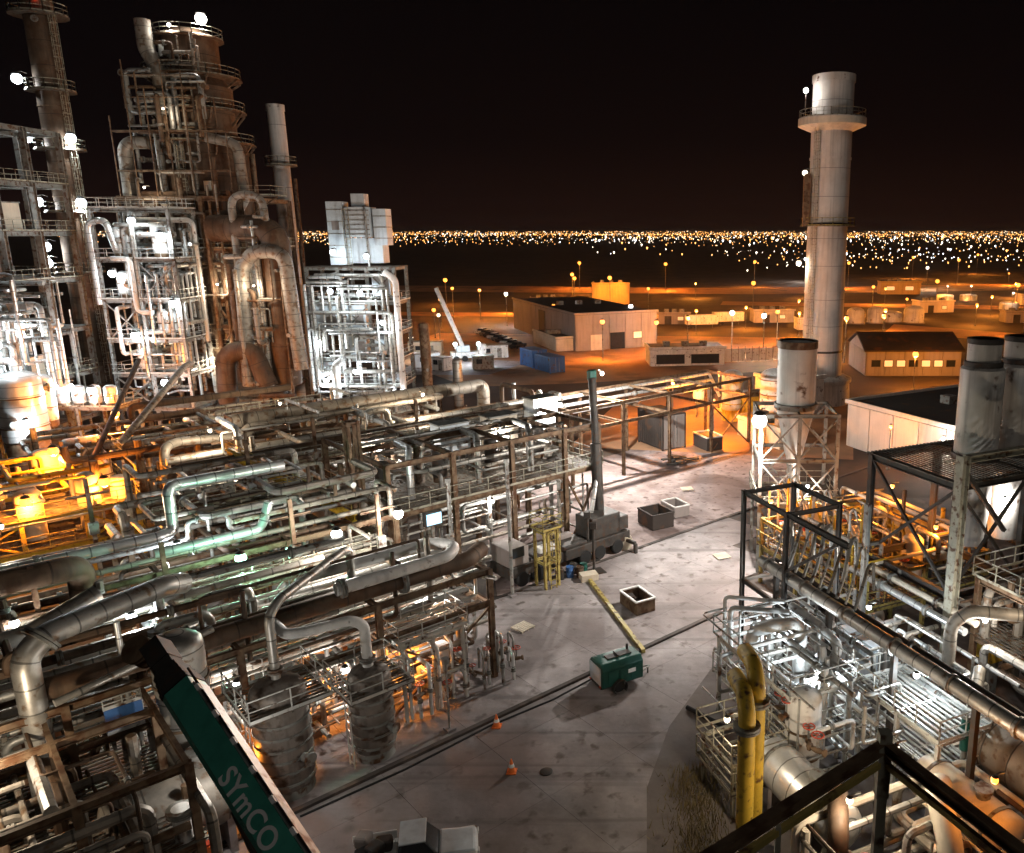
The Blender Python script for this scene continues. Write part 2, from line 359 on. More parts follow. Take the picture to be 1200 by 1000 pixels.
def vessel(fr, name, label, p, r, h, m='clad', skirt=1.2, bands=(), head='dome', nozzle=1, rings=(), ladder=None, seg=22, cat='vessel', group=None, rm='rail', skm='steel_brown'):
    """upright vessel on a skirt with domed heads, stiffening bands, nozzles, ring platforms, ladder"""
    o = thing(name, label, cat, fr, p, 0, group)
    MB().lathe([(r*.94, 0), (r*.94, skirt)], seg).ob('skirt', skm, o)
    hh = r*.55 if head == 'dome' else r*.25
    prof = [(r*.9, skirt-.05), (r, skirt+.15), (r, h-hh)] + [(r*math.cos(a), h-hh+hh*math.sin(a)) for a in [math.pi/2*i/6 for i in range(1, 7)]]
    MB().lathe(prof, seg).ob('shell', m, o)
    for z in bands: MB().lathe([(r*1.005, z-.06), (r*1.045, z-.06), (r*1.045, z+.06), (r*1.005, z+.06)], seg, close=False).ob('band', skm, o)
    for i in range(nozzle):
        a = i*2.1-1.2; z = skirt+.5+(h-skirt-1.)*(i+.5)/nozzle; c, s_ = math.cos(a), math.sin(a)
        MB().tube([(c*r*.95, s_*r*.95, z), (c*(r+.4), s_*(r+.4), z)], r*.13+.05, 10).tube([(c*(r+.38), s_*(r+.38), z), (c*(r+.48), s_*(r+.48), z)], r*.2+.08, 10).ob('nozzle', 'steel_grey', o)
    for z, wd in rings: ring_platform(o, r*1.02, r+wd, z, mr=rm)
    if ladder:
        a, z0_, z1_ = ladder; l = ladder_mb(z0_, z1_).ob('ladder', rm, o); l.location = (math.cos(a)*(r+.3), math.sin(a)*(r+.3), 0); l.rotation_euler = (0, 0, a+math.pi/2)
    return o
def drum(fr, name, label, p, r, L, m='clad', axis='x', saddle=1.0, rz=0., group=None, seg=20, man=True, cat='vessel'):
    """horizontal drum on two saddles"""
    o = thing(name, label, cat, fr, p, rz, group); zc = saddle+r; e_ = r*.5
    prof = [(r*math.sin(a), -L/2-e_*math.cos(a)) for a in [math.pi/2*i/5 for i in range(6)]] + [(r*math.sin(a), L/2+e_*math.cos(a)) for a in [math.pi/2*(5-i)/5 for i in range(6)]]
    MB().lathe(prof, seg, (0, 0, zc), axis).ob('shell', m, o)
    for s_ in (-.3, .3):
        c = (s_*L, 0) if axis == 'x' else (0, s_*L); d = (.3, r*1.5) if axis == 'x' else (r*1.5, .3)
        MB().box((c[0], c[1], (saddle+r*.5)/2), (d[0], d[1], saddle+r*.5)).ob('saddle', 'concrete', o)
    for s_ in (-.38, .38):
        t = s_*L; MB().lathe([(r*1.01, t-.08), (r*1.05, t-.08), (r*1.05, t+.08), (r*1.01, t+.08)], seg, (0, 0, zc), axis, close=False).ob('band', 'steel_grey', o)
    if man: MB().lathe([(r*.28, zc+r*.9), (r*.28, zc+r*1.25), (r*.38, zc+r*1.25), (r*.38, zc+r*1.38)], 12, ((.18*L, 0, 0) if axis == 'x' else (0, .18*L, 0))).ob('manway', 'steel_grey', o)
    return o
CW = {'clad': 'silver', 'galv': 'grey', 'clad_dull': 'tan', 'clad_bright': 'bright', 'white_paint': 'white', 'rust_shell': 'rusty', 'steel_brown': 'brown', 'cream_paint': 'cream', 'yellow_paint': 'yellow'}
def clutter(fr, box, n, seed, label, group, rr=(.05, .16), mats=('clad', 'galv', 'clad_dull'), name='process_pipe', fl=.5):
    """small-bore pipes, each its own run of straight legs and bends inside a box"""
    rg = random.Random(seed); (a, b), (c, d), (z0, z1) = box
    used = set(); tries = 0
    while len(used) < n and tries < n*6:
        tries += 1
        r = rg.uniform(*rr); P = [rg.uniform(a, b), rg.uniform(c, d), rg.uniform(z0, z1)]; pts = [tuple(P)]
        ax = rg.choice((0, 1, 2, 2)); lim = ((a, b), (c, d), (z0, z1))
        for k in range(rg.randint(2, 4)):
            lo, hi = lim[ax]; t = rg.uniform(lo, hi)
            while abs(t-P[ax]) < (hi-lo)*.15: t = rg.uniform(lo, hi)
            P[ax] = t; pts.append(tuple(P)); ax = (ax + rg.choice((1, 2))) % 3
        f = [(rg.randrange(len(pts)-1), rg.uniform(.3, .7))] if rg.random() < fl else []
        mm = rg.choice(mats); t_ = (r-rr[0])/(rr[1]-rr[0]); zc = sum(p[2] for p in pts)/len(pts); hz = (zc-z0)/(z1-z0)
        lens = [0, 0, 0]
        for p, q in zip(pts, pts[1:]):
            for k in range(3): lens[k] += abs(p[k]-q[k])
        way = 'upright' if lens[2] > max(lens[:2]) else 'lengthwise' if lens[0] > lens[1] else 'crosswise'
        lb = '%s %s %s pipe with %s, %s %s' % ('hair-thin' if t_ < .25 else 'thin' if t_ < .5 else 'medium' if t_ < .75 else 'stout', CW.get(mm, 'grey'), way, {1: 'no bend', 2: 'one bend', 3: 'two bends', 4: 'three bends'}[len(pts)-1], 'low' if hz < .36 else 'high' if hz > .64 else 'midway', label)
        if lb in used: continue
        used.add(lb)
        pipe(fr, lb, pts, r, mm, name, group, f, seg=8)
def soften(root, w_=.05):
    for ch in root.children_recursive:
        if ch.type == 'MESH' and len(ch.data.vertices) < 60:
            b = ch.modifiers.new('bevel', 'BEVEL'); b.width = w_; b.segments = 2; b.limit_method = 'ANGLE'
PUMP = []
def pump(fr, p, label, rz=0., m='green_paint', group='pumps on plinths'):
    if not PUMP:
        o = thing('pump', label, 'pump')
        MB().box((0, 0, .15), (2.0, .8, .3)).ob('plinth', 'concrete', o)
        MB().lathe([(.1, -.95), (.3, -.92), (.3, -.1), (.12, -.05)], 14, (0, 0, .72), 'x').ob('motor', 'steel_grey', o)
        MB().lathe([(.08, -.1), (.08, .3)], 8, (0, 0, .72), 'x').ob('shaft_guard', 'yellow_paint', o)
        MB().lathe([(.16, .3), (.42, .36), (.42, .62), (.16, .68)], 14, (0, 0, .72), 'x').ob('casing', 'steel_brown', o)
        MB().tube([(.5, 0, 1.0), (.5, 0, 1.7)], .13, 10).ob('outlet', 'clad', o); PUMP.append(o)
    else: o = copy_tree(PUMP[0])
    tag(o, label, 'pump', group); return place(o, fr, p, rz)
VALVE = []
def valve(fr, p, label, group, rz=0., s=1.):
    if not VALVE:
        o = thing('valve', label, 'valve')
        MB().lathe([(.16, -.4), (.16, -.3), (.09, -.25), (.14, 0), (.09, .25), (.16, .3), (.16, .4)], 10, (0, 0, 0), 'x').ob('body', 'steel_brown', o)
        MB().tube([(0, 0, 0), (0, 0, .7)], .05, 8).ob('stem', 'galv', o)
        MB().tube([(.25*math.cos(i*math.pi/6), .25*math.sin(i*math.pi/6), .7) for i in range(13)], .03, 6).bar((-.25, 0, .7), (.25, 0, .7), .03).bar((0, -.25, .7), (0, .25, .7), .03).ob('handwheel', 'red_paint', o); VALVE.append(o)
    else: o = copy_tree(VALVE[0])
    tag(o, label, 'valve', group); place(o, fr, p, rz); o.scale = (s, s, s); return o
# ================================================================== SETTING
def sheet(name, fr, pts, z, m, thick=0.):
    b = MB(); n = len(pts)
    for p in pts: b.v.append((p[0], p[1], z))
    b.quad(list(range(n)))
    o = b.ob(name, m); place(o, fr, (0, 0, 0)); tag(o, None, None, None, 'structure'); return o
def rect(a, b, c, d): return [(a, c), (b, c), (b, d), (a, d)]
sheet('ground', 'W', rect(-14000, 14000, -200, 22000), 0, 'earth')
sheet('yard_asphalt', 'W', rect(-70, 45, 5, 78), .01, 'asphalt')
sheet('gravel_yard', 'L', [(2, 13), (34, 13), (52, 22), (40, 38), (22, 36), (8, 24)], .02, 'gravel')
sheet('plant_floor', 'L', rect(-60, 30, 13.4, 120), .012, 'asphalt')
sheet('sandy_yard', 'W', [(-12, 98), (22, 92), (30, 128), (-6, 134)], .03, 'sand')
sheet('sandy_lot', 'W', [(-64, 178), (-34, 138), (-14, 142), (34, 160), (34, 205), (-60, 215)], .03, 'sand')
sheet('concrete_apron', 'W', [(-52, 150), (-33, 150), (-28, 166), (-50, 172)], .06, 'concrete')
for nm, p in (('road_far', [(-140, 372), (40, 352), (360, 420), (360, 470), (40, 392), (-140, 412)]), ('road_near', [(58, 216), (150, 150), (156, 162), (66, 236)]), ('track', [(-90, 262), (20, 250), (20, 262), (-90, 274)]), ('road_middle', [(20, 300), (220, 262), (224, 276), (22, 316)])):
    sheet(nm, 'W', p, .05, 'sand')
pv = bpy.data.objects.new('yard_pavement', None); C.objects.link(pv); place(pv, 'L', (0, 0, 0)); pv['kind'] = 'structure'
slab_me = MB().box((0, 0, 0), (4.985, 4.985, .05)).data('slab', 'concrete')
for i in range(14):
    for j in range(8):
        u, v = -38+i*5+2.5, -27+j*5+2.5; p = wp('L', (u, v, 0))
        if p.x > 7.5 or p.y < 6: continue
        s_ = bpy.data.objects.new('slab', slab_me); C.objects.link(s_); s_.parent = pv; s_.location = (u, v, .03)
sheet('asphalt_strip', 'W', [(-.5, 16), (-.9, 34), (.2, 39), (2.8, 45), (7.5, 52), (12, 52), (12, 16)], .064, 'asphalt_worn')
o = MB().box((-7, 0, .1), (46, .28, .22)).ob('containment_kerb', 'asphalt'); place(o, 'L', (-4, .2, 0)); o['kind'] = 'structure'
o = MB().box((0, 0, .06), (62, .3, .1)).ob('yard_kerb', 'asphalt'); place(o, 'L', (22, 13.1, .02)); o['kind'] = 'structure'
# dry grass by the right plant, nobody could count it
b = MB(); rg = random.Random(3)
for i in range(2600):
    x, y = rg.gauss(1.5, .7), rg.uniform(23, 35.5); h = rg.uniform(.2, .75); a = rg.uniform(0, 6.28); dx, dy = rg.uniform(-.25, .25), rg.uniform(-.25, .25)
    n = len(b.v); b.v += [(x, y, 0), (x+.06*math.cos(a), y+.06*math.sin(a), 0), (x+dx, y+dy, h)]; b.quad([n, n+1, n+2])
o = b.ob('dry_grass', 'dry_grass'); tag(o, 'dry yellow grass tufts along the pavement edge', 'grass', None, 'stuff')

# ------------------------------------------------------------------ far city lights (a mass of points on the plain)
rg = random.Random(11); kinds = {'city_white': MB(), 'city_gold': MB(), 'city_cool': MB()}
ico = [(0, 0, 1), (.894, 0, .447), (.276, .851, .447), (-.724, .526, .447), (-.724, -.526, .447), (.276, -.851, .447), (0, 0, -1)]
icf = [(0, 1, 2), (0, 2, 3), (0, 3, 4), (0, 4, 5), (0, 5, 1), (6, 2, 1), (6, 3, 2), (6, 4, 3), (6, 5, 4), (6, 1, 5)]
def dot(b, x, y, z, r):
    n = len(b.v)
    for p in ico: b.v.append((x+p[0]*r, y+p[1]*r, z+p[2]*r*1.2))
    for f in icf: b.quad([n+i for i in f])
for k in range(240):                                                # streets: short rows of lamps at many distances
    d = 1000*math.exp(rg.random()**.8*2.0); a = math.radians(rg.uniform(-36, 44)); x0, y0 = d*math.tan(a), d
    if a < -.05 and d < 1250: continue
    th = rg.choice((0, .1, .5, 1.2, -.4)); n = rg.randint(6, 20); stp = rg.uniform(18, 42)*(d/1500)**.6
    kk = rg.choices(('city_white', 'city_gold', 'city_cool'), (3, 7, 1))[0]
    for i in range(n):
        x, y = x0+i*stp*math.cos(th)+rg.uniform(-6, 6), y0+i*stp*math.sin(th)*1.4+rg.uniform(-10, 10)
        dot(kinds[kk], x, y, rg.uniform(5, 13), d*rg.uniform(.00022, .0007))
for k in range(260):
    d = 700*math.exp(rg.random()*1.6); a = math.radians(rg.uniform(-5, 44)); 
    dot(kinds[rg.choices(('city_white', 'city_gold', 'city_cool'), (4, 4, 3))[0]], d*math.tan(a), d, rg.uniform(4, 12), d*rg.uniform(.0004, .0015))
for k in range(2800):
    d = 3000*math.exp(rg.random()*1.3); a = math.radians(rg.uniform(-40, 46))
    dot(kinds[rg.choices(('city_white', 'city_gold'), (2, 8))[0]], d*math.tan(a), d, rg.uniform(4, 30), d*rg.uniform(.00022, .0005))
for k in range(70):                                                  # nearer streets beyond the far road
    d = 480*math.exp(rg.random()*.75); a = math.radians(rg.uniform(3, 27)); kk = rg.choices(('city_white', 'city_gold', 'city_cool'), (3, 5, 2))[0]; th = rg.choice((0, .05, -.1)); st_ = rg.uniform(7, 14)
    for i in range(rg.randint(1, 6)): dot(kinds[kk], d*math.tan(a)+i*st_, d+i*st_*math.sin(th), rg.uniform(4, 9), rg.uniform(.22, .62))
vs_, fs_ = [], []
root = bpy.data.objects.new('city_lights', None); C.objects.link(root)
tag(root, 'band of white and gold town lights along the horizon', 'city lights', None, 'stuff')
for k, b in kinds.items(): q = b.ob('light_points', k, root); q['kind'] = 'stuff'

# ------------------------------------------------------------------ buildings and yards beyond the plant
def hall(name, label, x, y, rz, L, D, h, wm, rm, panel=4., doors=(), wins=(), cat='building', gable=0., canopy=None):
    """rectangular hall: wall panels one by one on both seen faces, coping, roof, doors, windows"""
    o = thing(name, label, cat, 'W', (x, y, 0), rz)
    MB().box((L/2, D/2, h/2-.02), (L-.1, D-.1, h-.04)).ob('core_wall', wm, o)
    n = max(1, round(L/panel))
    for i in range(n): MB().box(((i+.5)*L/n, -.02, h/2), (L/n-.14, .16, h-.2)).ob('panel', wm, o)
    k = max(1, round(D/panel))
    for i in range(k): MB().box((-.02, (i+.5)*D/k, h/2), (.16, D/k-.14, h-.2)).ob('panel', wm, o)
    if gable:
        b = MB(); e_ = .5
        for x_ in (-e_, L+e_): b.v += [(x_, -e_, h), (x_, D+e_, h), (x_, D/2, h+gable), (x_, -e_, h+.25), (x_, D+e_, h+.25), (x_, D/2, h+gable+.25)]
        for q in ((0, 2, 5, 3), (2, 1, 4, 5), (6, 9, 11, 8), (8, 11, 10, 7), (3, 5, 11, 9), (5, 4, 10, 11), (0, 6, 8, 2), (2, 8, 7, 1), (0, 3, 9, 6), (1, 7, 10, 4)): b.quad(list(q))
        b.ob('roof', rm, o)
        b = MB()
        for x_ in (0.02, L-.02):
            n_ = len(b.v); b.v += [(x_, 0, h), (x_, D, h), (x_, D/2, h+gable)]; b.quad([n_, n_+1, n_+2])
        b.ob('gable', wm, o)
    else:
        MB().box((L/2, D/2, h+.1), (L+.3, D+.3, .25)).ob('roof', rm, o)
        MB().box((L/2, -.15, h+.3), (L+.6, .3, .5)).ob('coping', wm, o); MB().box((-.15, D/2+.2, h+.3), (.3, D-.1, .5)).ob('coping', wm, o)
        for i in range(3): MB().box((L*(.25+.25*i), D*.5, h+.7), (1.4, 1.4, 1.0)).ob('roof_vent', 'steel_grey', o)
    for (f, t, w_, dh, m_) in doors:
        if f == 'x': MB().box((t, -.14, dh/2), (w_, .12, dh)).ob('door', m_, o)
        else: MB().box((-.14, t, dh/2), (.12, w_, dh)).ob('door', m_, o)
    for (f, t, w_, z, wh, m_) in wins:
        if f == 'x': fr_ = MB().box((t, -.13, z), (w_+.2, .08, wh+.2)).ob('window', 'steel_dark', o); MB().box((t, -.18, z), (w_, .06, wh)).ob('pane', m_, fr_)
        else: fr_ = MB().box((-.13, t, z), (.08, w_+.2, wh+.2)).ob('window', 'steel_dark', o); MB().box((-.18, t, z), (.06, w_, wh)).ob('pane', m_, fr_)
    return o
R26 = math.radians(26)
hall('warehouse', 'large grey warehouse with dark flat roof behind the blue containers', -20, 181, R26, 20, 50, 8, 'wall_grey', 'roof_dark', 4,
     doors=(('y', 24, 5, 7.2, 'steel_dark'), ('x', 5, 3, 3.5, 'cream_paint'), ('x', 10, 3.6, 3.8, 'glass_dark')), wins=(('x', 15, 2, 3, 1.4, 'window_lit'),))
hall('annex', 'low cream annex against the side wall of the grey warehouse', -24.3, 180.6, R26, 4, 17, 2.8, 'cream_paint', 'roof_dark', 3.5)
hall('control_house', 'square orange floodlit building far behind the warehouse roof', -27, 303, 0, 13.5, 9, 7.4, 'wall_orange', 'roof_dark', 4.5)
hall('long_shed', 'long pale panelled shed with dark roof behind the orange pipework', 22.6, 98.6, math.radians(-60), 27, 20, 5.4, 'wall_pale', 'roof_dark', 3.8)
hall('site_office', 'flat-roofed white block standing at the foot of the big stack', 16, 114, R26, 8, 6, 5.2, 'white_paint', 'steel_dark', 2.6)
hall('gabled_store', 'gabled open store with glowing bays behind the long shed', 37, 149, 0, 17.5, 14, 4.6, 'wall_grey', 'roof_dark', 3.5, gable=2.6,
     wins=[('x', 1.8+2.3*i, 1.5, 2.4, 1.1, 'window_lit' if i % 3 else 'glass_dark') for i in range(7)])
hall('canteen', 'low building with white fascia and dark glass front beside the warehouse', -3, 160, math.radians(8), 15, 8, 3.3, 'white_paint', 'roof_dark', 5, wins=(('x', 4, 5.5, 1.4, 1.7, 'glass_dark'), ('x', 11, 5.5, 1.4, 1.7, 'glass_dark')))
hall('guard_house', 'small lit hut beyond the stack on the far road', 62, 330, 0, 8, 5, 3.2, 'wall_pale', 'roof_dark', 4, wins=(('x', 2.2, 2, 1.7, 1.2, 'window_lit'), ('x', 5.6, 2, 1.7, 1.2, 'window_lit')))
hall('toll_office', 'small orange building with two windows beside the far road', 92, 352, 0, 17, 6, 5, 'wall_orange', 'roof_dark', 4, wins=(('x', 4, 3.4, 2.6, 1.6, 'window_lit'), ('x', 12, 3.4, 2.6, 1.6, 'window_lit')))
# white panel fence with posts
f = thing('panel_fence', 'white floodlit panel fence between the canteen and the stack', 'fence', 'W', (4, 163, 0), math.radians(14))
for i in range(14): MB().box((i*1.5, 0, 1.5), (1.3, .1, 2.6)).ob('panel', 'white_paint', f); MB().box((i*1.5+.75, .1, 1.6), (.12, .12, 3.2)).ob('post', 'steel_grey', f)
def container(name, label, x, y, rz, L, W_, h, m, m2=None, open_=False, group=None):
    o = thing(name, label, 'container', 'W', (x, y, 0), rz, group)
    b = MB().box((0, 0, h/2+.1), (L-.1, W_-.1, h-.1)); b.ob('body', m, o)
    n = int(L/.45); b = MB()
    for s_ in (-1, 1):
        for i in range(n): b.box((-L/2+(i+.5)*L/n, s_*W_/2, h/2+.1), (L/n*.5, .09, h-.3))
    q = b.ob('corrugation', m, o); q['kind'] = 'stuff'
    MB().box((0, 0, h+.1), (L, W_+.1, .14)).ob('roof', m, o)
    for a in (-1, 1):
        for c in (-1, 1): MB().box((a*L/2, c*W_/2, h/2+.1), (.2, .2, h+.1)).ob('corner_post', m, o)
    for c in (-1, 1): MB().box((L/2+.03, c*W_/4, h/2+.1), (.07, W_/2-.14, h-.2)).ob('door', m2 or m, o)
    for c in (-.35, .35): MB().box((L/2+.1, c, h/2+.1), (.05, .05, h-.3)).ob('lock_bar', 'galv', o)
    return o
container('shipping_container', 'blue shipping container with pale roof, the farther of two end to end', -26.2, 160.5, math.radians(-56), 5.6, 3.0, 3.4, 'blue_paint')
container('shipping_container', 'blue shipping container with blue roof, the nearer of two end to end', -22.2, 154.6, math.radians(-54), 6.0, 3.0, 3.0, 'blue_paint')
container('storage_container', 'tall dark container with grey door end at the edge of the gravel yard', -.5, 99, math.radians(-56), 5.4, 3.3, 4.3, 'roof_dark', 'wall_grey')
for i, (x, y, r, h) in enumerate(((49, 238, 2.6, 4.2), (55.5, 239, 2.6, 4.4), (61.5, 240, 2.4, 4.6), (67, 242, 3.0, 3.2), (72.8, 240, 2.9, 4.8))):
    o = thing('storage_tank', ['small domed tank partly behind the big stack', 'small domed tank, second from the big stack', 'small grey domed tank in the middle of the row', 'small dark wide tank, fourth from the big stack', 'small pinkish tank at the road end of the row'][i], 'tank', 'W', (x, y, 0), 0, 'row of small tanks behind the stack')
    MB().lathe([(r, 0), (r, h*.75), (r*.9, h*.9), (r*.55, h*1.02), (0, h*1.06)], 16).ob('shell', 'silo_paint', o)
    MB().lathe([(r*1.1, 0), (r*1.1, .3)], 16).ob('base', 'concrete', o)
for i, (x, y) in enumerate(((108, 318), (117, 318), (118, 282))):
    o = thing('low_tank', ['low white tank with bright roof beside the far road', 'low white tank paired with another beside the far road', 'low white tank by the twin silos near the far lamp'][i], 'tank', 'W', (x, y, 0), 0, 'low white tanks by the far road')
    MB().lathe([(3.2, 0), (3.2, 2.2), (2.8, 2.5), (0, 2.8)], 18).ob('shell', 'white_paint', o); MB().lathe([(3.4, 0), (3.4, .3)], 18).ob('base', 'concrete', o)
    lamp('W', 'floodlight over ' + ['the left low white tank', 'the middle low white tank', 'the low white tank by the twin silos'][i], (x-1, y-5, 6), 'warm', 1200, .35, 6)
def trailer_box(x, y, rz, label):
    o = thing('box_trailer', label, 'trailer', 'W', (x, y, 0), rz, 'white trailers parked behind the fence')
    MB().box((0, 0, 2.3), (9, 2.5, 2.6)).ob('box_body', 'white_paint', o); MB().box((0, 0, .9), (9, 1.2, .2)).ob('chassis', 'steel_dark', o)
    for a in (-3.2, -2.1): 
        for c in (-1.05, 1.05): MB().lathe([(.48, c-.15), (.48, c+.15)], 14, (a, 0, .48), 'y').ob('wheel', 'black_rubber', o)
    MB().box((3, -.8, .45), (.15, .15, .9)).ob('landing_leg', 'steel_grey', o); return o
trailer_box(10, 228, .2, 'white box trailer parked beyond the panel fence, farthest from stack')
trailer_box(18, 236, .25, 'white box trailer parked beyond the panel fence, nearest the stack')
# upright tanks and boxes in the sodium-lit yard
vessel('W', 'water_tank', 'pale upright tank standing by the orange yard beside the stack', (9.4, 113, 0), 1.5, 7.2, 'white_paint', 1.6, (2.5, 5.6), seg=18, skm='yellow_paint')
vessel('W', 'water_tank', 'wide pale upright tank right behind the grey hopper silo', (14.6, 107, 0), 2.0, 8.4, 'white_paint', .6, (2., 5., 7.), seg=20)
o = thing('spherical_tank', 'small white round tank on legs at the orange yard', 'tank', 'W', (5.2, 115, 0))
MB().lathe([(1.3*math.sin(math.pi*i/10), 3.2-1.6*math.cos(math.pi*i/10)) for i in range(11)], 16, close=False).ob('shell', 'white_paint', o)
for i in range(4): MB().tube([(1.0*math.cos(i*1.57+.7), 1.0*math.sin(i*1.57+.7), 0), (.9*math.cos(i*1.57+.7), .9*math.sin(i*1.57+.7), 2.6)], .1, 8).ob('leg', 'galv', o)
hall('pump_shelter', 'orange-lit flat shelter below the pale upright tank', 9.5, 104, math.radians(-60), 9, 4, 2.3, 'cream_paint', 'wall_orange', 3)
hall('kiosk', 'yellow kiosk at the foot of the pale upright tank', 11.3, 111.5, R26, 3.2, 2.6, 3.0, 'yellow_paint', 'yellow_paint', 1.6)
o = thing('scrap_bin', 'dark open-topped bin with pale rim at the orange yard edge', 'bin', 'W', (5.2, 97.5, 0), math.radians(-62))
MB().box((0, 0, .9), (3.4, 2.2, 1.6)).ob('body', 'roof_dark', o)
for p, q in (((-1.7, -1.1), (1.7, -1.1)), ((1.7, -1.1), (1.7, 1.1)), ((1.7, 1.1), (-1.7, 1.1)), ((-1.7, 1.1), (-1.7, -1.1))): MB().bar((*p, 1.75), (*q, 1.75), .16).ob('rim', 'white_paint', o)
# ------------------------------------------------------------------ the big stack
st = thing('flue_stack', 'tall grey cylindrical flue stack with round gallery near its top', 'stack', 'W', (24.3, 126, 0))
zz = [4.4, 8.2, 17.2, 27.2, 36.5, 47.8]; rr_ = [3.15, 3.05, 3.0, 2.95, 2.95, 2.95]
for i in range(5):
    MB().lathe([(rr_[i], zz[i]), (rr_[i+1], zz[i+1]-.02)], 40).ob('shell_section', 'stack_paint', st)
    MB().lathe([(rr_[i+1]+.01, zz[i+1]-.22), (rr_[i+1]+.1, zz[i+1]-.22), (rr_[i+1]+.1, zz[i+1]+.1), (rr_[i+1]+.01, zz[i+1]+.1)], 40, close=False).ob('ring', 'steel_dark' if i in (0, 2) else 'stack_paint', st)
MB().lathe([(4.6, 0), (4.4, 3.4), (4.7, 3.4), (4.7, 3.9), (3.6, 4.4)], 32).ob('base', 'silo_paint', st)
MB().lathe([(3.1, 46.9), (3.1, 47.9), (2.7, 47.9), (2.7, 46.9)], 40, close=False).ob('lip', 'silo_paint', st)
ring_platform(st, 3.0, 4.9, 41.9, 'stack_paint', 'rail', 28)
MB().lathe([(3.0, 40.2), (4.9, 41.0), (4.9, 41.9), (3.0, 41.9)], 28, close=False).ob('gallery_skirt', 'cream_paint', st)
l = ladder_mb(5, 41.9, .7).ob('ladder', 'rail', st); l.location = (-2.3, -2.2, 0); l.rotation_euler = (0, 0, math.radians(-46))
ring_platform(st, 3.0, 4.1, 26.8, 'grating', 'rail_yellow', 16)
MB().box((-3.55, -1.3, 30.6), (.9, .9, 7.4)).ob('ladder_cabin', 'steel_brown', st)
lamp('W', 'bright lamp on the gallery at the top of the big stack', (20.0, 124, 45.6), 'white', 900, .35, 2.6, name='gallery_lamp')
lamp('W', 'warm lamp halfway up the left side of the big stack', (20.4, 124.6, 34.4), 'warm', 700, .42, arm=(.7, .4), name='stack_lamp')
lamp('W', 'warm lamp low on the left side of the big stack', (20.2, 126, 21.4), 'warm', 700, .42, arm=(1.2, .2), name='stack_lamp')
# ------------------------------------------------------------------ street lamps of the far yards and roads
SL = [((-8.4, 198, 8.5), 'white', 1800, 'white lamp on a mast at the front of the grey warehouse'), ((14.4, 177, 9), 'white', 2200, 'white mast lamp behind the panel fence, farther from the stack'),
      ((20.6, 171, 9), 'white', 2200, 'white mast lamp behind the panel fence, nearer the stack'), ((-38.4, 340, 9), 'sodium', 3500, 'upper of two paired sodium lamps left of the orange building'),
      ((-36.4, 330, 8), 'sodium', 3500, 'lower of two paired sodium lamps left of the orange building'), ((-55.8, 247, 9), 'sodium', 3500, 'large sodium lamp left of the warehouse end wall'),
      ((-45, 232, 9), 'white', 1800, 'white mast lamp at the far end of the warehouse'), ((-20, 296, 10), 'sodium', 2500, 'sodium lamp standing in front of the orange building'),
      ((-5.5, 261, 8.5), 'sodium', 3500, 'sodium mast lamp between warehouse and far road'), ((140, 470, 12), 'sodium', 7000, 'large sodium lamp at the far road right of the stack'),
      ((197, 525, 12), 'sodium', 6000, 'sodium lamp on the far road above the twin silos'), ((102, 310, 8), 'sodium', 3500, 'sodium lamp between the far and middle roads'),
      ((43, 400, 12), 'sodium', 5000, 'sodium lamp on the far road left of the stack'), ((74, 440, 12), 'white', 4000, 'white lamp on the far road close behind the stack'),
      ((123, 288, 8), 'sodium', 3000, 'sodium lamp near the low white tank at the edge'), ((58, 330, 9), 'sodium', 3500, 'sodium lamp beside the small lit hut'),
      ((-66, 255, 9), 'sodium', 2200, 'sodium lamp left of the white crane pole'), ((36.5, 165, 9), 'sodium', 1400, 'sodium lamp at the corner of the gabled store'),
      ((5, 185, 7), 'sodium', 1800, 'sodium lamp at the end of the dark-fronted canteen'), ((-13, 168, 8), 'sodium', 1500, 'sodium lamp low on the sandy lot before the warehouse'),
      ((0, 372, 12), 'sodium', 6000, 'sodium lamp midway along the far road'), ((-40, 385, 12), 'sodium', 5000, 'sodium lamp at the dark end of the far road'),
      ((85, 385, 12), 'sodium', 5000, 'sodium lamp on the far road just right of stack'), ((150, 425, 12), 'sodium', 6000, 'sodium lamp on the far road past the small orange building'),
      ((215, 440, 12), 'sodium', 6000, 'sodium lamp at the far road edge of the picture'), ((90, 205, 9), 'sodium', 2500, 'sodium lamp on the near sand road behind the gabled store'),
      ((118, 183, 9), 'sodium', 2200, 'sodium lamp on the near sand road by the silos'), ((-15, 186, 5.5), 'warm', 900, 'warm lamp over the lit warehouse entrance'), ((-62, 226, 8), 'sodium', 1500, 'sodium lamp behind the white tower base'),
      ((-28, 205, 8), 'sodium', 1200, 'sodium lamp on the parking strip beside the warehouse'), ((-2, 176, 7), 'sodium', 1200, 'sodium lamp between warehouse and canteen'), ((26, 190, 8), 'sodium', 1500, 'sodium lamp behind the big stack on the sandy lot'), ((48, 180, 8), 'sodium', 1500, 'sodium lamp behind the roof of the gabled store'), ((66, 262, 9), 'sodium', 2200, 'sodium lamp behind the row of small tanks'), ((30, 282, 9), 'sodium', 2200, 'sodium lamp on the middle road beside the stack'), ((160, 300, 9), 'sodium', 2500, 'sodium lamp on the middle road at the picture edge'), ((180, 360, 10), 'warm', 2200, 'warm lamp beyond the far road at the picture edge'), ((120, 380, 10), 'warm', 2500, 'warm lamp on the verge behind the low white tanks'), ((250, 480, 12), 'sodium', 4000, 'sodium lamp farthest out at the picture edge'), ((42, 136, 6), 'sodium', 250, 'sodium lamp on the open side of the gabled store'), ((52, 138, 6), 'sodium', 220, 'sodium lamp near the picture edge before the gabled store'), ((-80, 300, 9), 'sodium', 2600, 'sodium lamp in the dark field left of the crane'), ((-58, 205, 7), 'sodium', 700, 'sodium lamp at the rear of the cream cabin')]
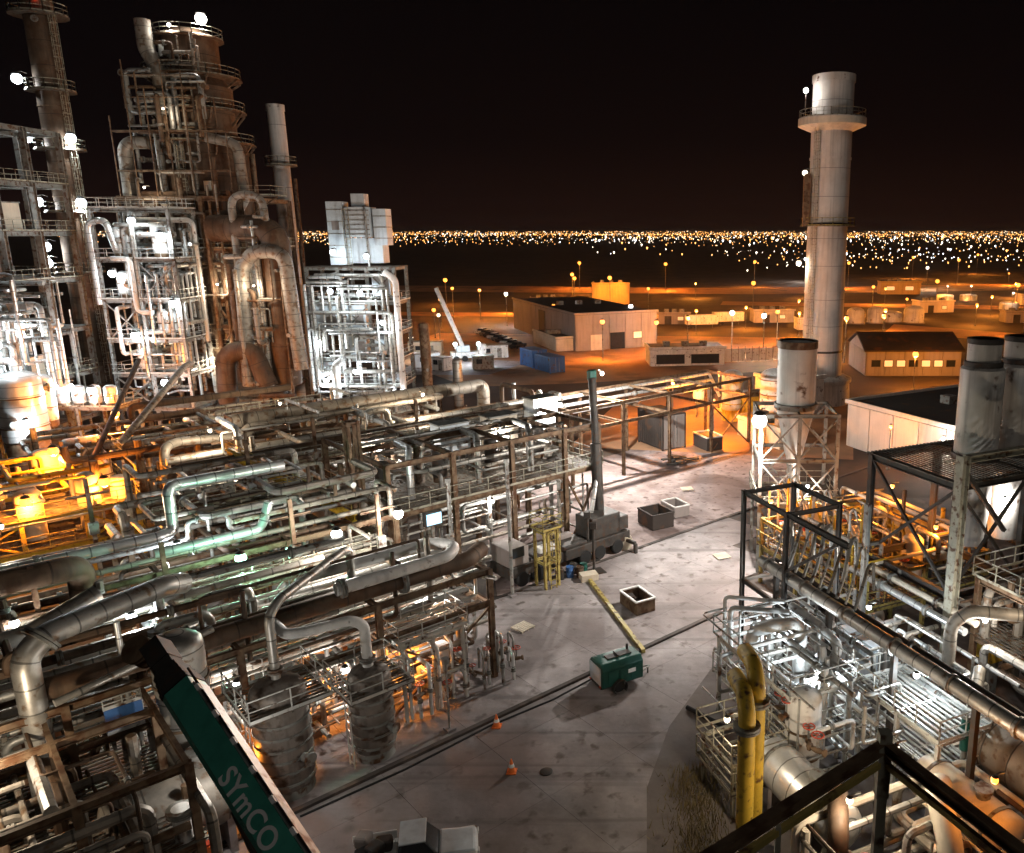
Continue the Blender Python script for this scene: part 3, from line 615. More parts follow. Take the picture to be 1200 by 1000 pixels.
for p, c, pw, lb in SL: lamp('W', lb, p, c, pw*50, .5 if p[1] < 280 else .75, p[2], name='street_lamp', cat='street lamp', group='lamps of the far yards')  # some of these lamps are added to spread the orange light
ML = [(-24, 250), (-10, 228), (8, 214), (22, 224), (34, 208), (40, 246), (58, 216), (74, 252), (88, 232), (104, 262), (80, 300), (140, 330), (52, 285), (12, 330), (-52, 268), (170, 410)]  # post lamps added to brighten the far field
for i, (x, y) in enumerate(ML):
    lamp('W', 'added sodium post lamp in the dark field behind the warehouse and stack, %s counting rightward' % (ORD + ['fifteenth', 'sixteenth'])[i], (x, y, 6), 'sodium', 9000+45*y, .4, 6, name='added_field_lamp', cat='street lamp', group='added post lamps in the field')
for i, (x, y, L_, D_, h_, m_) in enumerate(((-2, 236, 9, 5, 3, 'wall_grey'), (26, 240, 12, 6, 3.4, 'cream_paint'), (84, 270, 12, 6, 3.5, 'wall_pale'), (100, 240, 10, 5, 3, 'wall_grey'), (36, 222, 8, 4, 2.8, 'white_paint'), (-46, 282, 10, 6, 3.6, 'wall_grey'), (130, 300, 12, 6, 3.5, 'cream_paint'))):
    hall('field_shed', ['low grey shed behind the warehouse roof', 'low cream shed left of the stack among field lamps', 'low pale shed right of the stack by the middle road', 'low grey shed above the gabled store', 'small white shed close behind the stack', 'low grey shed left of the orange floodlit building', 'low cream shed near the low white tanks'][i], x, y, .1*(i % 3), L_, D_, h_, m_, 'roof_dark', 3, doors=(('x', L_*.3, 2, 2.4, 'steel_dark'),), wins=(('x', L_*.7, 1.6, 1.7, 1, 'window_lit'),))
for i, (x, y) in enumerate(((1, 112), (8, 121), (6, 100))):
    lamp('W', ['sodium lamp at the back of the orange yard', 'sodium lamp beside the pale upright tank', 'sodium lamp over the dark bin in the orange yard'][i], (x, y, 5.5), 'sodium', 13000, .22, 5.5, name='yard_lamp')
lamp('W', 'white lamp at the foot of the big stack', (17.5, 117, 9), 'white', 6500, .3, 9, name='yard_lamp')
lamp('W', 'sodium lamp lighting the pale wall of the long shed', (25, 88, 5), 'sodium', 1500, .2, 5, name='yard_lamp')
lamp('W', 'white lamp lighting the near end of the long shed', (29, 82.5, 5), 'white', 2600, .2, 5, name='yard_lamp')
# ------------------------------------------------------------------ small lit yard left of the warehouse
o = thing('mobile_crane', 'white mobile crane with leaning boom on the pale apron', 'crane', 'W', (-41, 168, 0), math.radians(20))
MB().box((0, 0, 1.3), (7, 2.6, 1.2)).ob('chassis', 'white_paint', o); MB().box((2.8, 0, 2.6), (1.6, 2.4, 1.5)).ob('cab', 'white_paint', o); MB().box((-1, 0, 2.6), (2.6, 2.2, 1.2)).ob('turret', 'cool_panel', o)
MB().bar((-1, 0, 3), (-5.5, 1, 15), .8).ob('boom', 'white_paint', o)
for a in (-2.5, -.8, 2.2):
    for c in (-1.2, 1.2): MB().lathe([(.6, c-.2), (.6, c+.2)], 14, (a, 0, .6), 'y').ob('wheel', 'black_rubber', o)
def cabin(x, y, rz, L, W_, h, m, label):
    o = thing('site_cabin', label, 'cabin', 'W', (x, y, 0), rz, 'cabins on the pale apron'); MB().box((0, 0, h/2+.15), (L, W_, h)).ob('body', m, o); MB().box((0, 0, h+.22), (L+.2, W_+.2, .14)).ob('roof', 'steel_grey', o)
    MB().box((L*.2, -W_/2-.03, 1.2), (.9, .06, 2.0)).ob('door', 'steel_grey', o); w_ = MB().box((-L*.2, -W_/2-.03, 1.7), (1.1, .06, .9)).ob('window', 'glass_dark', o)
    for a in (-1, 1): MB().box((a*L*.4, 0, .08), (.3, W_, .15)).ob('skid', 'steel_dark', o)
cabin(-36.5, 172, .2, 6, 3, 2.6, 'white_paint', 'white site cabin with bright roof behind the crane')
cabin(-47.5, 160, .6, 5, 2.6, 2.6, 'cool_panel', 'pale blue site cabin near the white tower')
cabin(-43, 155.5, -.5, 3, 2.4, 2.4, 'white_paint', 'small white cabin at the front of the apron')
cabin(-35.5, 157, .3, 4, 2.4, 2.4, 'steel_grey', 'grey cabin on the apron toward the blue containers')
cabin(-52, 176, .1, 7, 3, 2.8, 'cream_paint', 'cream site cabin at the back of the apron')
for p, c, pw, lb in (((-41.5, 160, 4.5), 'cool', 1500, 'bright cool lamp over the small yard by the crane'), ((-37, 160.5, 4.5), 'cool', 1300, 'bright cool lamp right of the crane on the apron'),
                     ((-52, 166, 5), 'white', 900, 'white lamp beside the white tower foot on the apron'), ((-50.5, 182, 8), 'warm', 1400, 'warm lamp on a mast behind the crane'), ((-56.5, 172, 7), 'warm', 900, 'warm lamp at the back corner of the apron')):
    lamp('W', lb, p, c, pw*2.2, .4, p[2], name='apron_lamp')
# parked cars in the lot by the warehouse
CAR = []
def car(x, y, rz, m, label):
    if m not in [k for k, _ in CAR]:
        o = thing('parked_car', label, 'car'); b = MB()
        b.box((0, 0, .62), (4.3, 1.75, .62)).ob('body', m, o)
        q = MB(); q.v = [(-1.5, -.8, .93), (1.1, -.8, .93), (1.1, .8, .93), (-1.5, .8, .93), (-1.0, -.66, 1.45), (.4, -.66, 1.45), (.4, .66, 1.45), (-1.0, .66, 1.45)]
        for k in ((4, 5, 6, 7), (0, 1, 5, 4), (1, 2, 6, 5), (2, 3, 7, 6), (3, 0, 4, 7)): q.quad(list(k))
        q.ob('cabin_glass', 'glass_dark', o); MB().box((-.3, 0, 1.46), (1.35, 1.28, .05)).ob('roof', m, o)
        for a in (-1.35, 1.35):
            for c in (-.82, .82): MB().lathe([(.33, c-.1), (.33, c+.1)], 12, (a, 0, .33), 'y').ob('wheel', 'black_rubber', o)
        CAR.append((m, o))
    else: o = copy_tree(dict(CAR)[m])
    tag(o, label, 'car', 'cars parked by the warehouse end'); place(o, 'W', (x, y, 0), rz)
for i in range(9): car(-48+1.75*i, 214-i*3.4, 1.1, ('white_paint', 'steel_grey', 'roof_dark')[i % 3], '%s car along the warehouse side wall, %s from the blue containers' % (('white', 'grey', 'dark')[i % 3], ORD[8-i]))
# ================================================================== LEFT PLANT
# ---- tall slender column at the far edge
c = vessel('W', 'distillation_column', 'very tall slender brown column at the left edge with paired lamps', (-70.6, 100, 0), 1.5, 56, 'rust_shell', 3, (10, 20, 30, 40, 50), seg=26, nozzle=4,
           rings=((21.2, 1.1), (28.2, 1.1), (35.2, 1.1), (41.6, 1.0), (49.6, 1.4)), ladder=(math.radians(-20), 8, 50), cat='column')
for z, s_, lb in ((42.8, -1, 'lamp on the topmost lit ring of the tall slender column'), (36.5, -1, 'outer lamp on the second lit ring of the tall slender column'), (36.4, 1, 'inner lamp on the second lit ring of the tall slender column'),
                  (29.4, -1, 'outer lamp on the third lit ring of the tall slender column'), (29.3, 1, 'inner lamp on the third lit ring of the tall slender column'), (24.3, -1, 'lamp above the lowest ring of the tall slender column'), (22.4, -1.05, 'lamp on the lowest ring of the tall slender column')):
    lamp('W', lb, (-70.6+s_*2.5, 98.4, z), 'cool', 650, .55, arm=(-s_*.8, .6), name='column_lamp')
lamp('W', 'small red beacon at the top of the tall slender column', (-69.8, 98.6, 51.2), 'red', 60, .2, arm=(0, .8), name='beacon', light=False)
# ---- concrete-grey stepped structure beyond the left edge
o = steel('W', 'process_structure', 'grey multi-storey process structure left of the slender column', (-80, -75.5, -71, -66.5), (84, 89, 94), (5.5, 10.5, 15.5, 21, 26, 31, 36.5), 'steel_grey', .5, decks=(0, 1, 2, 3, 4, 5), rails=(1, 3, 4, 5), brace=((0, 0, 'u', 4), (1, 0, 'u', 6), (2, 0, 'u', 5)))
for i, (x, z, w_, h) in enumerate(((-73.2, 23.5, 3.6, 4.2), (-68.8, 23.3, 3.4, 3.6), (-73.4, 28.4, 3.6, 3.8), (-69, 17.8, 3.2, 3.0))): MB().box((x+80, -.3, z), (w_, .2, h)).ob('wall_panel', 'wall_grey', o)
MB().box((8, -.8, 18.6), (15, .9, .7)).ob('light_trough', 'white_paint', o)
clutter('W', ((-80, -66), (84.5, 93), (1, 20)), 36, 21, 'in the grey multi-storey structure', 'pipes in the grey multi-storey structure', (.08, .22), name='structure_pipe')
vessel('W', 'surge_drum', 'shiny silver upright drum at the left edge below the lamps', (-64.6, 80, 0), 2.0, 12.6, 'clad_bright', 5.5, (7, 10), seg=24, nozzle=2)
pipe('W', 'curved white outlet pipe on top of the silver drum', [(-64.6, 80, 12.2), (-64.6, 80, 13.6), (-66.5, 79.6, 13.6), (-69, 79.6, 12.6)], .4, 'clad_bright')
for i, (x, y, z, pw, lb) in enumerate(((-64.3, 78, 15.4, 800, 'cool lamp above the silver drum at the left edge'), (-62.5, 77.5, 7.8, 900, 'cool lamp at the foot of the silver drum'), (-68, 83.2, 17, 1000, 'left lamp of the bright pair below the grey structure'), (-65.8, 83.2, 16.6, 900, 'right lamp of the bright pair below the grey structure'),
                         (-70.5, 82.5, 17.5, 900, 'lamp at the outer end of the white trough'), (-62.5, 84, 10.2, 700, 'cool lamp over the low pump row by the column'), (-60.2, 84, 9.8, 700, 'cool lamp at the end of the low pump row'))):
    lamp('W', lb, (x, y, z), 'cool', pw, .42, arm=(0, .8), name='process_lamp')
clutter('W', ((-80, -61), (81, 84), (6, 24)), 40, 104, 'before the grey structure', 'pipes before the grey structure', (.1, .3), ('clad_bright', 'clad', 'white_paint', 'galv'), name='front_pipe')
for i, (x, z, w_, h_) in enumerate(((-78, 10.6, 3, 2.6), (-74, 10.6, 2.4, 3), (-69, 10.6, 3, 2.4), (-77.5, 15.6, 3, 3), (-72.5, 15.6, 2.6, 2.6), (-68.6, 26.1, 2.8, 2.8), (-76.5, 26.1, 3.2, 3), (-72, 31.1, 2.8, 2.6))):
    o = thing('equipment_housing', 'pale equipment housing in the grey multi-storey structure, %s counting upward' % ORD[i], 'housing', 'W', (x, 86.4, z)); MB().box((0, 0, h_/2), (w_, 2.6, h_)).ob('body', ('wall_grey', 'white_paint', 'cream_paint')[i % 3], o); MB().box((w_*.15, -1.33, h_*.45), (w_*.35, .08, h_*.6)).ob('door', 'steel_grey', o); MB().box((0, 0, h_+.06), (w_+.2, 2.8, .12)).ob('lid', 'steel_grey', o)
for i in range(5): vessel('W', 'process_pot', 'white pot before the grey structure, %s from the silver drum' % ORD[i], (-74.5+2.6*i, 82.6, 6.4+.5*(i % 2)), .8+.1*(i % 3), 5.4+1.2*(i % 2), ('white_paint', 'clad_bright')[i % 2], .6, (2, 4), seg=16)
for x, y, z, lb in ((-77, 83, 13, 'cool lamp in the lower bays of the grey structure'), (-73.5, 82.8, 25, 'cool lamp in the upper bays of the grey structure'), (-67.4, 82.8, 29.5, 'cool lamp high on the corner of the grey structure'), (-77.4, 82.8, 33.5, 'cool lamp at the top of the grey structure'), (-66, 82, 12.4, 'cool lamp over the white pots beside the silver drum'), (-70.5, 81, 12.8, 'cool lamp in front of the white pots')):
    lamp('W', lb, (x, y, z), 'cool', 650, .36, arm=(0, .8), name='process_lamp')
# low pump deck with drums in cool light
steel('W', 'pump_deck', 'low steel deck with shining drums between silver drum and column', (-66, -62, -58), (84, 88), (4, 8), 'steel_grey', .3, decks=(0, 1), rails=(1,))
for i in range(5): vessel('W', 'filter_pot', 'small shiny filter pot on the low steel deck, %s from the silver drum' % ORD[i], (-65.6+i*1.7, 84.8, 8.1), .62, 2.2, 'clad_bright', .3, seg=14, group='filter pots on the low steel deck', nozzle=1)
# ---- bright process structure left of the main tower
steel('W', 'process_structure', 'brightly lit narrow structure crowded with white pipes beside the main tower', (-63.5, -59.2, -55), (93, 98), (6, 10, 14, 18.5, 23, 28.5), 'galv', .34, decks=(0, 1, 2, 3, 4), rails=(1, 2, 3, 4, 5), brace=((0, 0, 'u', 3), (1, 0, 'u', 4), (0, 0, 'u', 1)), rm='rail_white')
clutter('W', ((-63.5, -54.5), (92.4, 98), (7, 28)), 46, 5, 'in the bright structure by the main tower', 'pipes in the narrow bright structure', (.09, .3), ('clad_bright', 'clad', 'white_paint', 'galv'), name='lit_pipe')
for i, (x, z, r, h) in enumerate(((-61.6, 23.2, .9, 3.4), (-57.2, 23.2, .8, 3.8), (-57.6, 14.2, 1.0, 3.2), (-61.8, 18.7, .8, 3.0), (-60.5, 10.1, 1.0, 3.0))):
    vessel('W', 'reflux_drum', ['small white drum on the upper left deck of the bright structure', 'small white drum on the upper right deck of the bright structure', 'squat white drum on a middle deck of the bright structure', 'small drum on the left of the bright structure halfway up', 'squat drum low in the bright structure'][i], (x, 94.5, z), r, h, 'white_paint', .5, (1.6,), seg=16)
pipe('W', 'white gooseneck pipe at the top left of the bright structure', [(-64, 93, 18), (-64, 93, 27), (-62, 93, 27.4), (-61.6, 93.5, 24)], .38, 'clad_bright')
for x, z, pw, lb in ((-55.6, 25.6, 500, 'cool lamp at the upper right of the bright structure'), (-55.2, 18.2, 450, 'cool lamp halfway up the bright structure'), (-58.5, 27.2, 350, 'cool lamp under the top deck of the bright structure'), (-61.5, 21.5, 350, 'cool lamp at the left of the bright structure'), (-57.4, 9.2, 400, 'cool lamp low in the bright structure'), (-60, 14.6, 350, 'cool lamp between the lower decks of the bright structure')):
    lamp('W', lb, (x, 92.0, z), 'cool', pw, .40, arm=(0, .8), name='process_lamp')
# ---- main tower: regenerator vessel in a cage
t = thing('main_tower', 'massive brown reactor tower with stepped top and ring platforms', 'tower', 'W', (-57.4, 106, 0))
MB().lathe([(4.4, 0), (4.4, 6)], 30).ob('skirt', 'steel_brown', t)
MB().lathe([(2.6, 5), (5.2, 8.6), (5.2, 36), (4.4, 37.6)], 36).ob('lower_shell', 'rust_shell', t)
MB().lathe([(4.2, 37.5), (4.2, 43), (3.2, 44.2)], 36).ob('upper_shell', 'rust_shell', t)
MB().lathe([(3.2, 44.1), (3.2, 48.6), (2.2, 49.4), (.2, 49.7)], 30).ob('top_drum', 'rust_shell', t)
for z in (12, 18, 24, 30): MB().lathe([(5.22, z-.2), (5.45, z-.2), (5.45, z+.2), (5.22, z+.2)], 36, close=False).ob('stiffener_ring', 'steel_brown', t)
for z, a, b in ((44.0, 3.3, 5.4), (40.2, 4.3, 5.5), (36.4, 5.0, 6.2)):
    ring_platform(t, a, b, z, 'steel_brown', 'rail', 24)
    for k in range(8): member(t, ((a-.1)*math.cos(k*.785), (a-.1)*math.sin(k*.785), z-1.6), (b*math.cos(k*.785), b*math.sin(k*.785), z), .22, 'steel_brown', 'bracket', 'box')
ring_platform(t, 3.2, 3.9, 48.4, 'steel_brown', 'rail', 20)
for k in range(12):
    a = k*math.pi/6+.2; MB().tube([(5.75*math.cos(a), 5.75*math.sin(a), 6+(k % 3)*4), (5.75*math.cos(a), 5.75*math.sin(a), 35.5-(k % 4)*2.5)], (.28, .16, .22, .4)[k % 4], 10).ob('riser', ('steel_brown', 'rust_shell', 'clad_dull')[k % 3], t)
l = ladder_mb(8, 36, .7).ob('ladder', 'rail', t); l.location = (.6, -5.7, 0)
for k in range(5):                                                   # lit instrument strip down the front
    MB().box((3.0, -4.8, 14+k*4.2), (.9, .8, 2.2)).ob('junction_box', 'cream_paint', t)
pipe('W', 'vertical vapour pipe standing before the top of the main tower', [(-58.6, 101.3, 38), (-58.6, 101.3, 44), (-59.8, 101.3, 46.5), (-59.8, 101.3, 49.6)], .85, 'clad_dull', 'vapour_pipe', seg=14)
pipe('W', 'curved downcomer pipe hooked over the left shoulder of main tower', [(-60.5, 100.6, 36.2), (-63.4, 100.4, 36.2), (-63.6, 100.4, 24), (-63.6, 100.4, 12)], .75, 'clad_dull', 'vapour_pipe', seg=14)
pipe('W', 'curved downcomer pipe hooked over the right shoulder of main tower', [(-54, 101, 36.8), (-50.6, 101.4, 36.2), (-50.4, 101.4, 30), (-51.8, 101.4, 28)], .6, 'clad_dull', 'vapour_pipe', seg=14)
steel('W', 'tower_cage', 'brown steel cage enclosing the lower half of the main tower', (-64.6, -60, -54.8, -50.2), (99.6, 112.5), (6, 12, 18, 24, 30), 'steel_brown', .5, decks=(1, 3), rails=(1, 3), brace=((0, 0, 'u', 1), (2, 0, 'u', 2), (0, 0, 'u', 3)))
clutter('W', ((-64, -50), (98.6, 100.6), (6, 33)), 34, 77, 'on the main tower cage', 'utility pipes on the main tower cage', (.1, .34), ('rust_shell', 'clad_dull', 'steel_brown'), name='utility_pipe')
sc = thing('tower_scaffold', 'thin scaffold of tubes and boards around the upper main tower', 'scaffold', 'W', (-57.4, 99.4, 30))
for k in range(7): member(sc, (-6.6+2.2*k, 0, 0), (-6.6+2.2*k, 0, (9, 15, 12, 15, 14, 10, 8)[k]), .14, 'steel_brown', 'standard', 'cylinder')
for z in (3, 7.4): member(sc, (-6.6, 0, z), (6.6, 0, z), .1, 'steel_brown', 'ledger', 'cylinder'); member(sc, (-6.6, .5, z-.1), (6.6, .5, z-.1), .9, 'steel_brown', 'board', 'box', h=.08)
for z in (11, 13.4): member(sc, (-4.4, 0, z), (3.0, 0, z), .1, 'steel_brown', 'ledger', 'cylinder')
clutter('W', ((-62.5, -52.5), (99.6, 101.4), (30, 44)), 26, 105, 'on the upper main tower', 'pipes on the upper main tower', (.1, .32), ('rust_shell', 'clad_dull', 'steel_brown', 'galv'), name='upper_tower_pipe')
clutter('W', ((-60.5, -54), (101.6, 103), (43.6, 48.6)), 12, 106, 'on the top drum', 'pipes on the tower top drum', (.08, .22), ('rust_shell', 'clad_dull', 'galv'), name='upper_tower_pipe')
clutter('W', ((-51, -44), (95, 99), (6, 28)), 24, 107, 'among the bent ducts', 'pipes among the bent ducts', (.1, .3), ('rust_shell', 'clad_dull', 'clad', 'steel_brown'), name='duct_side_pipe')
for i, z in enumerate((30.2, 24.2, 18.2)): 
    o = thing('side_balcony', ['upper', 'middle', 'lower'][i] + ' railed balcony on the right flank of the main tower', 'balcony', 'W', (-50, 99.5, z)); grate_mb(0, 3.6, 0, 4, 0).ob('grating', 'grating', o); rail_mb([(0, 0, 0), (3.6, 0, 0), (3.6, 4, 0)]).ob('handrail', 'rail', o); member(o, (0, 2, -2.2), (3.4, 2, -.1), .16, 'steel_brown', 'knee_brace', 'box')
lamp('W', 'glaring white lamp at the very top of the main tower', (-54.2, 103.5, 50.2), 'white', 900, .62, arm=(-.6, .8), name='tower_lamp')
lamp('W', 'small lamp on the top rail of the main tower', (-57.2, 102, 49.2), 'white', 300, .2, arm=(0, .5), name='tower_lamp')
for x, y, z, pw, lb in ((-60, 97.6, 31, 220, 'added warm lamp on the upper cage of the main tower'), (-53, 97.6, 20, 450, 'added warm lamp on the right of the main tower cage'), (-61.5, 97.6, 14, 420, 'added warm lamp low on the left of the main tower cage'), (-56.5, 97.4, 39.5, 200, 'added warm lamp under the middle ring of the main tower'), (-47.4, 95, 20, 420, 'added warm lamp before the bent ducts'), (-54, 97.2, 11, 900, 'added warm lamp low before the main tower')):
    lamp('W', lb, (x, y, z), 'warm', pw, .14, arm=(0, 1.), name='added_cage_lamp')  # warm lamps added on the cage for fill light
# bent ducts right of the tower
pipe('W', 'huge bent brown duct descending beside the main tower', [(-53.5, 99, 26.4), (-45.6, 98, 26.4), (-46, 98, 8)], 1.55, 'rust_shell', 'flue_duct', seg=22, R=2.6)
pipe('W', 'tall thin hairpin pipe arching behind the huge bent duct', [(-50.2, 97.6, 12), (-50.2, 97.6, 30.2), (-46.6, 97.6, 30.2), (-46.4, 97.6, 26)], .42, 'clad_dull', 'vapour_pipe', seg=12, R=1.6)
pipe('W', 'thick golden vertical duct between hairpin pipe and bent duct', [(-50.0, 96.5, 8), (-49.4, 96.5, 22), (-47.6, 96.5, 23.8), (-44.2, 96.5, 23.8), (-43.6, 96.5, 10)], .8, 'clad_dull', 'flue_duct', seg=16, R=2)
pipe('W', 'low bent duct with bright collar below the main tower', [(-52.5, 96, 6), (-52.3, 96, 12), (-49, 96, 12.6), (-47.5, 96, 8)], 1.1, 'rust_shell', 'flue_duct', seg=18, R=2)
sl = thing('slim_stack', 'slim pale stack rising behind the bent ducts', 'stack', 'W', (-51.8, 115, 0))
MB().lathe([(1.3, 0), (1.15, 20), (1.05, 42.2)], 24).ob('shell', 'stack_paint', sl); MB().lathe([(1.15, 41.6), (1.15, 42.4), (.95, 42.4)], 24, close=False).ob('lip', 'silo_paint', sl)
ring_platform(sl, 1.05, 2.0, 34.6, 'grating', 'rail', 14); MB().tube([(1.9, -.5, 0), (1.9, -.5, 33)], .25, 8).ob('side_pipe', 'steel_brown', sl)
# ---- white tower
steel('W', 'process_structure', 'white floodlit tower with boxy ducts on its head', (-46.8, -42.8, -39, -35.4), (108, 113), (6, 9.5, 13, 17, 21.5), 'steel_grey', .4, decks=(0, 1, 2, 3, 4), rails=(0, 1, 2, 3), brace=((2, 0, 'u', 1), (2, 0, 'u', 2), (1, 0, 'u', 3), (2, 0, 'u', 4)), rm='rail_white')
h = thing('rooftop_ductwork', 'cluster of pale blue box ducts crowning the white tower', 'duct', 'W', (-40, 110, 21.6))
for nm, c_, d_ in (('left_duct', (-2.6, -.6, 4.2), (2.1, 2.2, 8.0)), ('centre_duct', (.3, -.4, 5.6), (3.2, 2.6, 3.8)), ('vent_cap', (.2, 0, 8.4), (1.7, 1.7, 1.6)), ('right_duct', (3.0, -.2, 5.0), (1.7, 2.2, 4.6)), ('plenum', (.4, .3, 2.0), (5.2, 2.4, 3.2))): MB().box(c_, d_).ob(nm.replace('left_', 'side_').replace('right_', 'side_').replace('centre_', 'main_'), 'cool_panel', h)
b = MB()
for k in range(6): b.box((.3, -1.75, 4.1+k*.6), (3.0, .08, .12))
b.ob('stiffener', 'galv', h)
for k in range(5): MB().box((-2.6, -.6, 1.2+k*1.5), (2.18, 2.28, .12)).ob('flange_ring', 'galv', h)
for k in range(3): MB().box((3.0, -.2, 3.6+k*1.4), (1.78, 2.28, .12)).ob('flange_ring', 'galv', h)
MB().box((-2.6, -1.74, 5.2), (.9, .1, 1.1)).ob('access_door', 'wall_grey', h); MB().tube([(1.4, -1.9, 0), (1.4, -1.9, 7.2), (1.0, -1.2, 7.6)], .16, 8, .4).ob('drain', 'galv', h); l = ladder_mb(0, 7.4, .5).ob('ladder', 'rail', h); l.location = (-1.0, -1.9, 0)
for i, (x, z, w_, h_) in enumerate(((-44.8, 15, 3.2, 3.2), (-41, 15.2, 2.8, 3.2), (-37.4, 11.4, 2.6, 2.8), (-41, 11.2, 2.4, 2.6), (-37.2, 7.8, 2.8, 2.6), (-45, 8, 2.6, 2.6), (-37.2, 19.2, 2.4, 2.8))):
    o = thing('equipment_housing', ['pale housing on the left third deck of the white tower', 'pale housing on the centre third deck of the white tower', 'pale housing on the right second deck of the white tower', 'pale housing on the centre second deck of the white tower', 'pale blue housing low on the right of the white tower', 'pale housing low on the left of the white tower', 'pale housing on the right top deck of the white tower'][i], 'housing', 'W', (x, 109, z-h_/2), 0)
    MB().box((0, 0, h_/2), (w_, 2, h_)).ob('body', 'cool_panel', o); MB().box((w_*.2, -1.03, h_*.45), (w_*.4, .08, h_*.6)).ob('door', 'wall_grey', o); MB().box((0, 0, h_+.06), (w_+.2, 2.2, .12)).ob('lid', 'white_paint', o)
clutter('W', ((-47, -35), (106.6, 108), (5, 21)), 30, 9, 'on the white tower face', 'pipes on the white tower', (.1, .26), ('clad_bright', 'clad', 'white_paint'), name='tower_pipe')
pipe('W', 'white vertical riser on the right edge of the white tower', [(-35, 107, 4), (-35, 107, 20), (-36.4, 107, 21)], .42, 'white_paint', 'riser_pipe')
pipe('W', 'pale vertical riser low beside the white tower', [(-43.4, 106, 3), (-43.4, 106, 9), (-42.4, 106, 9.6)], .5, 'white_paint', 'riser_pipe')
for x, z, pw, lb in ((-43, 18.6, 380, 'cool lamp below the left box duct of the white tower'), (-39.2, 18.4, 380, 'cool lamp below the main box duct of the white tower'), (-45.2, 12, 500, 'cool lamp on the left face of the white tower'), (-36.6, 14.6, 420, 'cool lamp on the right face of the white tower'), (-40.6, 8.2, 500, 'lamp low on the front of the white tower'), (-44.6, 7, 700, 'lamp at the left foot of the white tower'), (-42.2, 23.5, 240, 'lamp shining up at the side duct of the white tower'), (-38, 23, 240, 'lamp shining up at the main duct of the white tower'), (-35.2, 5.2, 600, 'lamp at the right foot of the white tower')):
    lamp('W', lb, (x, 105.6, z), 'cool', pw, .34, arm=(0, 1.2), name='process_lamp')
for i, (x, y, h_) in enumerate(((-33.2, 112, 14), (-30.5, 118, 8))): vessel('W', 'slim_column', ['slim dark column right of the white tower', 'short pale column right of the white tower'][i], (x, y, 0), .7, h_, ('steel_brown', 'clad')[i], 1, seg=14, cat='column')

# ================================================================== pipe racks in the left plant
def rack(name, label, u0, u1, v0, v1, levels, step=6., m='steel_brown', cw=.3):
    n = max(1, round((u1-u0)/step)); return steel('L', name, label, [u0+(u1-u0)*i/n for i in range(n+1)], (v0, v1), levels, m, cw, brace=((0, 0, 'u', 0), (n-1, 0, 'u', 0)))
rack('pipe_rack', 'near brown pipe rack above the two upright drums', -31, -4, 4, 9.2, (5.0, 7.0))
rack('pipe_rack', 'middle pipe rack running behind the white bent pipe', -32, -5, 13.5, 20.5, (6.0, 8.2))
rack('pipe_rack', 'long far pipe rack crossing the left plant behind the raised deck', -13, 50, 30, 37.5, (6.2, 8.4), 7.)
def lay(seed, u0, u1, v0, v1, z, n, rr, mats, label, group, name='rack_pipe', cut=.25):
    rg = random.Random(seed); v = v0
    for i in range(n):
        v = v0+(v1-v0)*(i+.5)/n; r = rg.uniform(*rr); a, b = u0, u1
        if rg.random() < cut: a += rg.uniform(0, .4)*(u1-u0)
        if rg.random() < cut: b -= rg.uniform(0, .3)*(u1-u0)
        pts = [(a, v, z+r), (b, v, z+r)]
        k = rg.random()
        if k < .35: pts = [(a, v, z+r-rg.uniform(1, 3))] + pts
        if .25 < k < .7: pts += [(b, v, z+r+rg.uniform(.8, 2.)), (b+.5, v-rg.uniform(.5, 2), z+r+1.4)] if k < .5 else [(b, v, z+r-rg.uniform(1, 3))]
        m_ = rg.choice(mats)
        if k > .72 and b-a > 10:                                      # expansion loop
            c_ = a+(b-a)*rg.uniform(.35, .6); s_ = rg.uniform(.9, 1.8)
            pts = [(a, v, z+r), (c_, v, z+r), (c_, v, z+r+s_), (c_+2.2, v, z+r+s_), (c_+2.2, v, z+r), (b, v, z+r)]
        lb = '%s %s pipe, %s from the yard, %s' % ('slim' if r < (rr[0]+rr[1])/2 else 'thick', CW.get(m_, 'grey'), ('first', 'second', 'third', 'fourth', 'fifth', 'sixth', 'seventh', 'eighth')[i], label)
        pipe('L', lb, pts, r, m_, name, group, [(rg.randrange(len(pts)-1), rg.uniform(.2, .8)) for _ in range(2)], seg=10)
PM = ('clad_dull', 'clad', 'galv', 'clad_dull', 'steel_brown')
lay(1, -31, -4.5, 4.3, 8.9, 5.1, 5, (.09, .22), PM, 'on the lower tier of the near rack', 'lower tier of the near rack')
lay(2, -31, -4.5, 5.4, 8.9, 7.1, 4, (.1, .24), PM, 'on the upper tier of the near rack', 'upper tier of the near rack')
lay(3, -32, -5, 13.8, 20.2, 6.1, 5, (.1, .24), PM, 'on the lower tier of the middle rack', 'lower tier of the middle rack')
lay(4, -32, -5, 13.8, 20.2, 8.3, 3, (.12, .28), PM, 'on the upper tier of the middle rack', 'upper tier of the middle rack')
lay(5, -13, 22, 30.3, 37.2, 6.3, 6, (.12, .28), PM, 'on the lower tier of the far rack', 'lower tier of the far rack')
lay(6, -13, 20, 30.3, 37.2, 8.5, 5, (.15, .32), PM, 'on the upper tier of the far rack', 'upper tier of the far rack')
for i in range(3): pipe('L', ['lowest', 'middle', 'highest'][i] + ' of three pale pipes crossing behind the gravel yard', [(20, 36+i*.5, 6.5+i*.75), (50, 36+i*.5, 6.5+i*.75), (51, 36+i*.5, 5+i*.75)], .2, 'clad_bright', 'rack_pipe', 'pale pipes behind the gravel yard', [(0, .2), (0, .55), (0, .8)])
pipe('L', 'thick brown pipe on the near rack right above the drums', [(-25, 4.7, 7.6), (-5, 4.7, 7.6), (-3.5, 5.6, 7.6)], .48, 'rust_shell', 'header_pipe', fl=[(0, .3), (0, .8)], seg=14)
